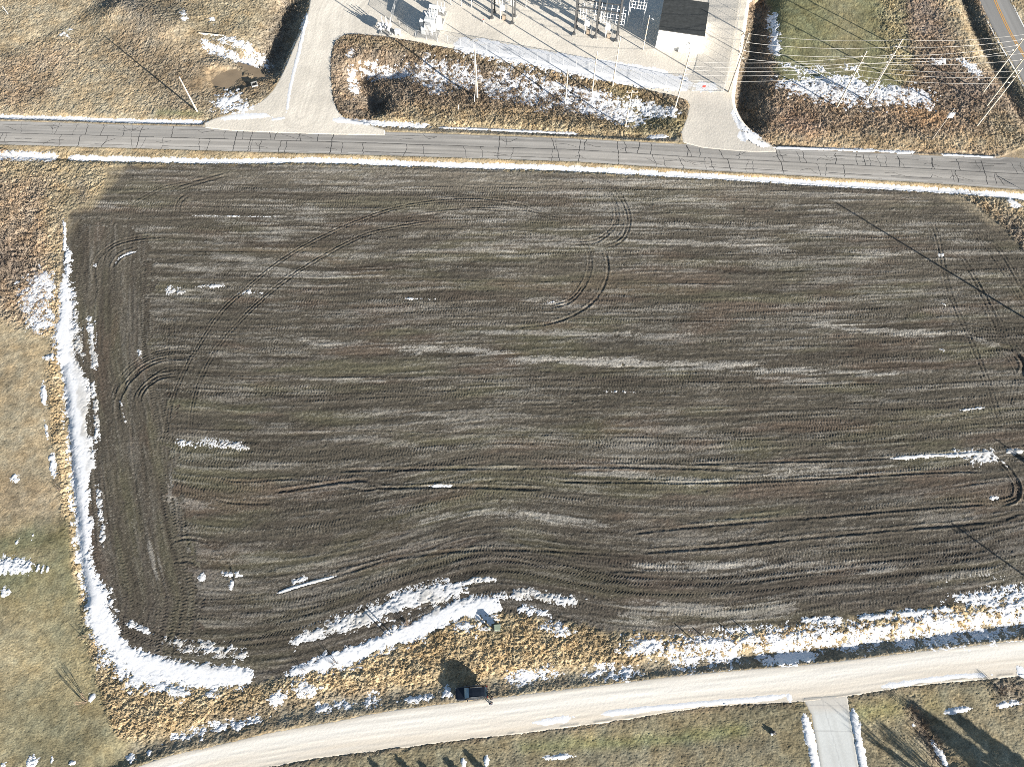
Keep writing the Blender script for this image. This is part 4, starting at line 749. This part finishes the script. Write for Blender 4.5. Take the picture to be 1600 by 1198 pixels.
# ------------------------------------------------------------------ chain link fences
fm = bpy.data.materials.new('chain_link'); fm.use_nodes = True; n = fm.node_tree; L_ = n.links.new; bs = n.nodes['Principled BSDF']; bs.inputs['Base Color'].default_value = (.5, .51, .52, 1); bs.inputs['Metallic'].default_value = .4; bs.inputs['Roughness'].default_value = .5
uvn = n.nodes.new('ShaderNodeUVMap'); sx = n.nodes.new('ShaderNodeSeparateXYZ'); L_(uvn.outputs[0], sx.inputs[0]); tr = n.nodes.new('ShaderNodeBsdfTransparent'); ms = n.nodes.new('ShaderNodeMixShader'); outs = []
def mnode(op, a, b=None):
    k = n.nodes.new('ShaderNodeMath'); k.operation = op
    for i, q in enumerate((a, b)):
        if q is None: continue
        if isinstance(q, (int, float)): k.inputs[i].default_value = q
        else: L_(q, k.inputs[i])
    return k.outputs[0]
for op in ('ADD', 'SUBTRACT'): outs.append(mnode('LESS_THAN', mnode('FRACT', mnode('MULTIPLY', mnode(op, sx.outputs[0], sx.outputs[1]), 12.0)), .13))
L_(mnode('MAXIMUM', outs[0], outs[1]), ms.inputs[0]); L_(tr.outputs[0], ms.inputs[1]); L_(bs.outputs[0], ms.inputs[2]); L_(ms.outputs[0], n.nodes['Material Output'].inputs[0])
def fence(pts, label, h=2.2):
    P = GP(pts); c = P[0]; o = thing('chain_link_fence', label, 'fence', (c[0], c[1], 0), 0, 'chain link fence round the yard'); me = bpy.data.meshes.new('mesh_panel'); v = []; f = []; uv = []; u = 0; posts = []
    for a, b_ in zip(P[:-1], P[1:]):
        Ln = math.hypot(*(b_ - a)); k = len(v); v += [(*(a - c), .05), (*(b_ - c), .05), (*(b_ - c), h), (*(a - c), h)]; f.append((k, k + 1, k + 2, k + 3)); uv += [(u, 0), (u + Ln, 0), (u + Ln, h), (u, h)]; u += Ln
        m_ = max(1, round(Ln / 3.0)); posts += [tuple(a - c + (b_ - a) * i / m_) for i in range(m_)]
    posts.append(tuple(P[-1] - c)); me.from_pydata(v, [], f); l = me.uv_layers.new(name='UVMap')
    for i, q in enumerate(uv): l.data[i].uv = q
    me.materials.append(fm); po = bpy.data.objects.new('mesh_panel', me); COL.objects.link(po); po.parent = o
    MB().tube([(*(q - c), h) for q in P], .03, 6).build('top_rail', M['galvanised'], o)
    pm = None
    for q in posts[:95]:
        if pm is None: pm = MB().cyl((0, 0, 0), (0, 0, h + .08), .04, .035, 6).build('post', M['galvanised'], o); e = pm
        else: e = pm.copy(); COL.objects.link(e); e.parent = o
        e.location = (q[0], q[1], 0)
    return o
fence([(625, -8), (622, 5), (613, 33), (650, 60), (700, 69), (800, 87), (900, 106), (1000, 126), (1080, 142)], 'chain link fence along the south and west sides of the yard')
fence([(1130, 143), (1136, 120), (1146, 70), (1153, 20), (1157, -10)], 'chain link fence along the east side of the yard')
gt = thing('fence_gate', 'closed chain link gate with a small red sign at the right gravel entrance', 'gate', (*G(1081, 142.5), 0), 0); ga, gb = GP([(1081, 142.5)])[0], GP([(1129, 143.5)])[0]; dv = gb - ga
me = bpy.data.meshes.new('mesh_panel'); me.from_pydata([(0, 0, .1), (dv[0], dv[1], .1), (dv[0], dv[1], 2.1), (0, 0, 2.1)], [], [(0, 1, 2, 3)]); l = me.uv_layers.new(name='UVMap'); Ln = math.hypot(*dv)
for i, q in enumerate(((0, 0), (Ln, 0), (Ln, 2), (0, 2))): l.data[i].uv = q
me.materials.append(fm); po = bpy.data.objects.new('mesh_panel', me); COL.objects.link(po); po.parent = gt
for a_, b2 in ((0, .5), (.5, 1)): MB().tube([(dv[0] * a_, dv[1] * a_, .1), (dv[0] * b2, dv[1] * b2, .1), (dv[0] * b2, dv[1] * b2, 2.1), (dv[0] * a_, dv[1] * a_, 2.1), (dv[0] * a_, dv[1] * a_, .1)], .035, 6).build('gate_frame', M['galvanised'], gt)
MB().box((dv[0] * .35, dv[1] * .35 - .06, 1.4), (.7, .04, .55)).build('sign_plate', M['red_paint'], gt)
# ------------------------------------------------------------------ parked car
CX_, CY_ = G(737, 1082); car = thing('parked_car', 'black sport utility car parked on the verge of the gravel road', 'car', (CX_, CY_, zat(CX_, CY_ - 1) + .0), math.radians(184))
def sec(x, hw, zb, zt, k=.86): return [(x, -hw * .9, zb), (x, -hw, zb + .18), (x, -hw, zt - .2), (x, -hw * .97, zt - .07), (x, -hw * k, zt), (x, 0, zt + .025), (x, hw * k, zt), (x, hw * .97, zt - .07), (x, hw, zt - .2), (x, hw, zb + .18), (x, hw * .9, zb)]
bo = MB().loft([sec(2.42, .66, .42, .78), sec(2.34, .82, .34, .90), sec(2.1, .91, .3, .99), sec(1.7, .95, .3, 1.04), sec(1.05, .96, .3, 1.1), (sec(.2, .96, .28, 1.1)), sec(-1.9, .96, .3, 1.1), sec(-2.25, .92, .34, 1.06), sec(-2.4, .84, .42, .92)]).build('body', M['black_paint'], car, smooth_=False, bevel=.02)
def gs_(x, hb, zb, ht, zt): return [(x, -hb, zb), (x, -ht - (hb - ht) * .25, zb + (zt - zb) * .75), (x, -ht + .06, zt), (x, 0, zt + .03), (x, ht - .06, zt), (x, ht + (hb - ht) * .25, zb + (zt - zb) * .75), (x, hb, zb)]
MB().loft([gs_(1.02, .84, 1.08, .80, 1.1), gs_(.62, .86, 1.08, .76, 1.42), gs_(.28, .87, 1.08, .72, 1.66), gs_(-.2, .88, 1.08, .7, 1.73), gs_(-1.5, .88, 1.08, .7, 1.73), gs_(-2.0, .87, 1.08, .69, 1.66), gs_(-2.3, .85, 1.08, .76, 1.2)]).build('roof', M['black_paint'], car, bevel=.02)
MB().face((1.0, -.74, 1.13), (1.0, .74, 1.13), (.65, .72, 1.43), (.33, .64, 1.655), (.33, -.64, 1.655), (.65, -.72, 1.43)).build('windshield', mat('sky_tinted_windshield', (.16, .26, .34), .12, 0, 1.0, 2, .1), car, (.025, 0, .03))  # light blue base colour stands in for sky reflected in the glass
MB().face((-2.3, -.66, 1.25), (-2.3, .66, 1.25), (-2.03, .6, 1.62), (-2.03, -.6, 1.62)).build('rear_window', M['dark_glass'], car, (-.03, 0, .01))
for s in (-1, 1):
    for x0, x1, x2, x3 in ((.72, -.25, -.25, .28), (-.35, -1.15, -1.15, -.35), (-1.25, -2.05, -1.85, -1.25)): MB().face((x0, s * .885, 1.14), (x1, s * .895, 1.14), (x2, s * .775, 1.58), (x3, s * .775, 1.56)).build('side_window', M['dark_glass'], car)
    MB().cyl((.1, s * .66, 1.76), (-1.7, s * .66, 1.76), .025, .025, 6).build('roof_rail', M['chrome'], car); MB().box((-.3, s * .965, 1.1), (2.6, .03, .04)).build('trim_strip', M['chrome'], car)
    mi = MB().box((.62, s * 1.06, 1.16), (.14, .24, .18)).build('mirror', M['black_paint'], car, bevel=.04); MB().box((2.27, s * .66, .82), (.2, .34, .14)).build('headlight', M['lamp_clear'], car, bevel=.03); MB().box((-2.36, s * .74, .95), (.08, .24, .26)).build('tail_light', M['lamp_red'], car, bevel=.02)
    for x0 in (1.48, -1.42):
        wh = MB().cyl((x0, s * .74, .36), (x0, s * .97, .36), .36, .36, 20).build('wheel', M['rubber'], car); MB().cyl((x0, s * .97, .36), (x0, s * .985, .36), .22, .2, 10).build('rim', M['chrome'], wh)
    for x0 in (-.05, -1.1): MB().box((x0, s * .97, .93), (.16, .03, .03)).build('door_handle', M['chrome'], car)
MB().box((2.42, 0, .5), (.1, 1.4, .22)).build('bumper', M['rubber'], car, bevel=.03); MB().box((-2.42, 0, .5), (.1, 1.5, .22)).build('bumper', M['rubber'], car, bevel=.03); MB().box((2.42, 0, .72), (.06, .8, .16)).build('grille', M['rubber'], car, bevel=.02); MB().box((-2.42, 0, .85), (.03, .5, .12)).build('number_plate', M['white_steel'], car)
# ------------------------------------------------------------------ people
def skin(name, V_, E_, R__, m, parent=None, root=0, sub=1):
    me = bpy.data.meshes.new(name); me.from_pydata(V_, E_, []); o = bpy.data.objects.new(name, me); COL.objects.link(o); me.materials.append(m)
    b_ = bmesh.new(); b_.from_mesh(me); ly = b_.verts.layers.skin.verify()
    for i, v in enumerate(b_.verts): v[ly].radius = (R__[i], R__[i]); v[ly].use_root = (i == root)
    b_.to_mesh(me); b_.free(); k = o.modifiers.new('skin', 'SKIN'); k.use_smooth_shade = True
    if sub: q = o.modifiers.new('sub', 'SUBSURF'); q.levels = sub; q.render_levels = sub
    if parent: o.parent = parent
    return o
mat('skin_tone', (.5, .33, .25), .6, noise=10, var=.08); mat('dark_cloth', (.03, .032, .04), .9, noise=10, var=.2); mat('blue_cloth', (.05, .07, .11), .9, noise=10, var=.2); mat('tan_boot', (.3, .2, .12), .8, noise=10, var=.15); mat('hair', (.05, .035, .025), .7, noise=20, var=.2); mat('light_cloth', (.5, .5, .5), .9, noise=10, var=.1)
def person(px, py, rz, label, top, legs, shoe):
    V_ = [(0, 0, .95), (0, .0, 1.15), (0, 0, 1.38), (0, 0, 1.50), (0, .03, 1.58), (0, .04, 1.70)]; E_ = [(0, 1), (1, 2), (2, 3), (3, 4), (4, 5)]; R__ = [.14, .13, .15, .06, .085, .075]
    def ch(i, pts, rs):
        for p, r in zip(pts, rs): V_.append(p); R__.append(r); E_.append((i, len(V_) - 1)); i = len(V_) - 1
        return i
    for s in (-1, 1):
        ch(0, [(s * .1, 0, .86), (s * .12, .01, .5), (s * .13, -.01, .09), (s * .14, .13, .04)], [.1, .065, .045, .04])
        h = ch(2, [(s * .19, 0, 1.42), (s * .25, .02, 1.14), (s * .24, .2, .98), (s * .22, .27, .96)], [.055, .045, .033, .03])
        for k in range(4): bx = V_[h]; ch(h, [(bx[0] + s * (.03 - .02 * k), bx[1] + .05, bx[2] - .01), (bx[0] + s * (.03 - .02 * k), bx[1] + .09 - .006 * abs(k - 1), bx[2] - .035)], [.009, .008])
        ch(h, [(V_[h][0] - s * .045, V_[h][1] + .02, V_[h][2] + .01), (V_[h][0] - s * .05, V_[h][1] + .05, V_[h][2])], [.01, .009])
    ch(5, [(0, .125, 1.63)], [.014])                                       # nose
    o = skin('person', V_, E_, R__, M['skin_tone'], None, 0, 1); o.location = at(px, py); o.rotation_euler = (0, 0, rz); tag(o, label, 'person', 'people by the car')
    skin('jacket', [(0, 0, .86), (0, 0, 1.12), (0, 0, 1.38), (0, 0, 1.47), (.2, 0, 1.42), (.255, .02, 1.14), (.245, .19, .99), (-.2, 0, 1.42), (-.255, .02, 1.14), (-.245, .19, .99)], [(0, 1), (1, 2), (2, 3), (2, 4), (4, 5), (5, 6), (2, 7), (7, 8), (8, 9)], [.18, .165, .18, .08, .075, .062, .05, .075, .062, .05], top, o, 1)
    skin('trousers', [(0, 0, .93), (.1, 0, .84), (.12, .01, .5), (.13, -.01, .12), (-.1, 0, .84), (-.12, .01, .5), (-.13, -.01, .12)], [(0, 1), (1, 2), (2, 3), (0, 4), (4, 5), (5, 6)], [.155, .118, .085, .07, .118, .085, .07], legs, o, 0)
    skin('hair', [(0, -.02, 1.62), (0, -.01, 1.71), (0, .05, 1.755)], [(0, 1), (1, 2)], [.085, .088, .07], M['hair'], o, 0)
    for s in (-1, 1): MB().box((s * .135, .06, .05), (.11, .3, .12)).build('shoe', shoe, o, bevel=.03)
    for s in (-1, 1): MB().box((s * .032, .118, 1.665), (.025, .02, .014)).build('eye', M['dark_cloth'], o)
person(767.5, 1099, math.radians(20), 'person in a blue jacket standing on the gravel road behind the black car', M['blue_cloth'], M['dark_cloth'], M['light_cloth'])
person(769, 1090, math.radians(70), 'person in dark clothes and tan boots standing close to the rear of the car', M['dark_cloth'], M['dark_cloth'], M['tan_boot'])
# ------------------------------------------------------------------ small things on the verges
cb = thing('utility_cabinet', 'green pad-mounted utility cabinet at the bulge of the south field border', 'utility cabinet', at(777, 981), .1); MB().box((0, 0, .04), (1.15, 1.1, .16)).build('pad', M['concrete_grey'], cb); MB().box((0, .05, .55), (.9, .8, .9), 0, .96).build('body', M['green_paint'], cb, bevel=.04); MB().box((0, .05, 1.02), (.94, .84, .06)).build('lid', M['green_paint'], cb, bevel=.02); MB().box((0, -.36, .55), (.02, .03, .7)).box((.12, -.38, .6), (.06, .05, .16)).build('latch', M['dark_steel'], cb)
pd = thing('cable_pedestal', 'slim grey cable pedestal left of the green utility cabinet', 'pedestal', at(764, 981), .3); MB().box((0, 0, .3), (.22, .22, .7)).build('body', M['grey_wood'], pd, bevel=.03); MB().box((0, 0, .69), (.26, .26, .1), 0, .7).build('cap', M['green_paint'], pd)
x, y, z = at(1207, 1144); rk = thing('boulder', 'small dark boulder with a dab of snow on the lawn left of the driveway', 'boulder', (x, y, z)); rk.scale = (.8, .8, .7)
bm = bmesh.new(); bmesh.ops.create_icosphere(bm, subdivisions=3, radius=.5)
for v in bm.verts: k = 1 + .35 * (math.sin(v.co.x * 7 + 1) * math.cos(v.co.y * 6) + .5 * math.sin(v.co.z * 11 + v.co.x * 5)); v.co = Vector((v.co.x * 1.15 * k, v.co.y * .8 * k, v.co.z * .75 * k + .25))
me = bpy.data.meshes.new('rock_body'); bm.to_mesh(me); bm.free(); me.materials.append(M['stone']); o = bpy.data.objects.new('rock_body', me); COL.objects.link(o); o.parent = rk
mat('clean_snow', (.8, .81, .83), .6, noise=5, var=.04); MB().cyl((-.3, -.25, .42), (-.3, -.25, .56), .25, .15, 9).build('snow_cap', M['clean_snow'], rk, bevel=.03)
db = thing('drain_box', 'square concrete drain box with a dark opening beside the brown pool', 'drain', at(398, 133), .35); db.scale = (.75, .75, .5)
dm = MB()
for dx, dy, sx_, sy_ in ((-.8, 0, .25, 1.85), (.8, 0, .25, 1.85), (0, -.8, 1.35, .25), (0, .8, 1.35, .25)): dm.box((dx, dy, .3), (sx_, sy_, .9))
dm.build('wall', M['concrete_grey'], db); gm = MB()
for k in range(6): gm.box((-.55 + k * .22, 0, .62), (.06, 1.34, .06))
gm.build('grate', M['dark_steel'], db); MB().box((0, 0, .05), (1.34, 1.34, .1)).build('floor', M['rubber'], db)
a = at(311, 53); b2 = at(350, 57); o = MB().cyl((0, 0, .25), tuple(Vector(b2) - Vector(a) + Vector((0, 0, .25))), .14, .11, 8).build('fallen_pole', M['pole_wood'], None, a); tag(o, 'pale pole lying in the meadow above the snow streak', 'fallen pole')
sg = thing('road_sign', 'metal road sign on a post past the right end of the asphalt road', 'road sign', (111, 96.5, 0), -.6); MB().cyl((0, 0, -.3), (0, 0, 2.7), .04, .04, 8).build('post', M['galvanised'], sg)
MB().cyl((0, -.05, 2.2), (0, -.07, 2.2), .6, .6, 8).build('panel', M['galvanised'], sg)
# ------------------------------------------------------------------ shrubs and trees
def branchy(mb, p, d, L, r, lev, rnd, spread=.55):
    d = d.normalized(); q = p + d * L; mb.cyl(p, q, r, r * .62, 5, False)
    if lev == 0: return
    for k in range(rnd.choice((2, 3, 3))):
        nd = (d + Vector((rnd.uniform(-1, 1), rnd.uniform(-1, 1), rnd.uniform(-.25, .8))) * spread).normalized(); branchy(mb, p + d * L * rnd.uniform(.55, 1), nd, L * rnd.uniform(.55, .8), r * .58, lev - 1, rnd, spread)
def shrub(loc, h, spread, label, m='twig', n=12, seed=1, group='bare shrubs'):
    rnd = random.Random(seed); o = thing('bare_shrub', label, 'shrub', loc, 0, group); s_ = MB(); t = MB()
    for k in range(n):
        a = rnd.uniform(0, 6.28); d = Vector((math.cos(a) * spread * rnd.random(), math.sin(a) * spread * rnd.random(), 1)).normalized(); b0 = Vector((math.cos(a) * .12, math.sin(a) * .12, -.15)); L = h * rnd.uniform(.4, .55)
        s_.cyl(b0, b0 + d * L, .028 * h ** .5, .018 * h ** .5, 5, False); branchy(t, b0 + d * L, d, L * .62, .015 * h ** .5, 3, rnd, .4)
    s_.build('stems', M['bark'], o); t.build('twigs', M[m], o); return o
def bare_tree(loc, h, label, seed, group='bare trees'):
    rnd = random.Random(seed); o = thing('bare_tree', label, 'tree', loc, 0, group); MB().cyl((0, 0, -.3), (.1, .05, h * .3), .03 * h + .03, .022 * h + .02, 9).build('trunk', M['bark'], o, smooth_=True); c = MB()
    for k in range(5): a = k * 1.26 + rnd.uniform(-.3, .3); branchy(c, Vector((.1, .05, h * (.2 + .025 * k))), Vector((math.cos(a) * .55, math.sin(a) * .55, 1)), h * .27, .017 * h, 5, rnd, .5)
    c.build('crown', M['twig'], o); return o
def conifer(loc, h, rw, label, seed, group='young evergreens'):
    rnd = random.Random(seed); o = thing('evergreen_tree', label, 'tree', loc, 0, group); MB().cyl((0, 0, -.2), (0, 0, h * .92), .05 * h ** .5, .02, 7).build('trunk', M['bark'], o); c = MB()
    for k in range(int(300 * h)):
        t = rnd.random() ** .75; z = h * (.06 + .94 * (1 - (1 - t) if False else t)); R0 = rw * (1 - z / h) ** .85 + .04; a = rnd.uniform(0, 6.283); rr0 = R0 * rnd.uniform(.35, 1); p = Vector((math.cos(a) * rr0, math.sin(a) * rr0, z)); d = Vector((math.cos(a), math.sin(a), rnd.uniform(-.5, .3))); sd = Vector((-math.sin(a), math.cos(a), rnd.uniform(-.4, .4))); L = rnd.uniform(.14, .34) * h ** .5
        c.face(p - sd * L * .3, p + sd * L * .3, p + d * L)
    c.build('crown', M['needle'], o); return o
shrub(at(134, 1096), 1.9, .75, 'bare many-stemmed shrub on the lower left lawn casting a fan of thin shadows', n=16, seed=3); shrub(at(133, 996), 1.0, .7, 'low bare shrub at the lawn edge above the larger fan-shadowed one', n=10, seed=4)
shrub(at(636, 976), 1.1, 1.0, 'rounded pinkish dry shrub in the tufts just left of the green cabinet', n=22, seed=5); shrub(at(524, 1037), 1.1, .9, 'dark shrub on the south field border, left of the car', 'bark', 20, 6)
shrub(at(475, 1047), .7, .9, 'low dark shrub at the left end of the southern snow band', 'bark', 14, 8); shrub(at(6, 392), 2.2, .9, 'dark tall shrub at the left edge in the reddish brush, upper of two', 'bark', 18, 9); shrub(at(16, 425), 2.0, .9, 'dark tall shrub at the left edge in the reddish brush, lower of two', 'bark', 18, 10)
shrub(at(37, 179), 1.1, .9, 'small dark shrub in the roadside snow at the far left', 'bark', 12, 11); shrub(at(95, 765), .9, .8, 'dark shrub at the end of the snow strip along the left lawn', 'bark', 14, 12); shrub(at(1562, 1080), 1.1, 1.0, 'brown bare shrub on the lawn right of the driveway', n=22, seed=13)
shrub(at(1424, 1108), 1.2, 1.0, 'brown shrub at the head of the small ditch right of the driveway', n=18, seed=14); shrub(at(1441, 1132), 1.2, 1.0, 'brown shrub half way down the small ditch right of the driveway', n=18, seed=15); shrub(at(1458, 1158), 1.3, 1.0, 'brown shrub at the picture edge in the small ditch right of the driveway', n=18, seed=16)
shrub(at(905, 148), .9, 1, 'pinkish dry shrub in the snow of the island ditch', n=16, seed=17)
for k, (px, py, h, nm) in enumerate(((577, 1185, 2.3, 'first'), (617, 1180, 2.6, 'second'), (652, 1187, 2.2, 'third'), (692, 1181, 2.9, 'fourth'), (727, 1174, 2.9, 'fifth'))):
    x, y = G(px, py); L = h / math.tan(math.radians(SUN_EL)); conifer((x + .743 * L, y - .669 * L, 0), h, .55, f'{nm} young evergreen from the left in the row south of the gravel road', 20 + k)
conifer((82.0, -18.0, 0), 7.6, 2.9, 'large dark evergreen south-east of the driveway, casting the broad shadow', 31, 'tall evergreens'); conifer((87.0, -18.5, 0), 7.4, 3.0, 'second dark evergreen beside the largest one south-east of the driveway', 32, 'tall evergreens')
bare_tree((78, -22, 0), 9.5, 'bare tree south-east of the driveway throwing streaky branch shadows', 41); bare_tree((74, -20, 0), 9.0, 'smaller bare tree nearest the driveway, beyond the picture edge', 42); bare_tree((104, -10, 0), 8.0, 'bare tree at the far right beyond the picture edge', 43)
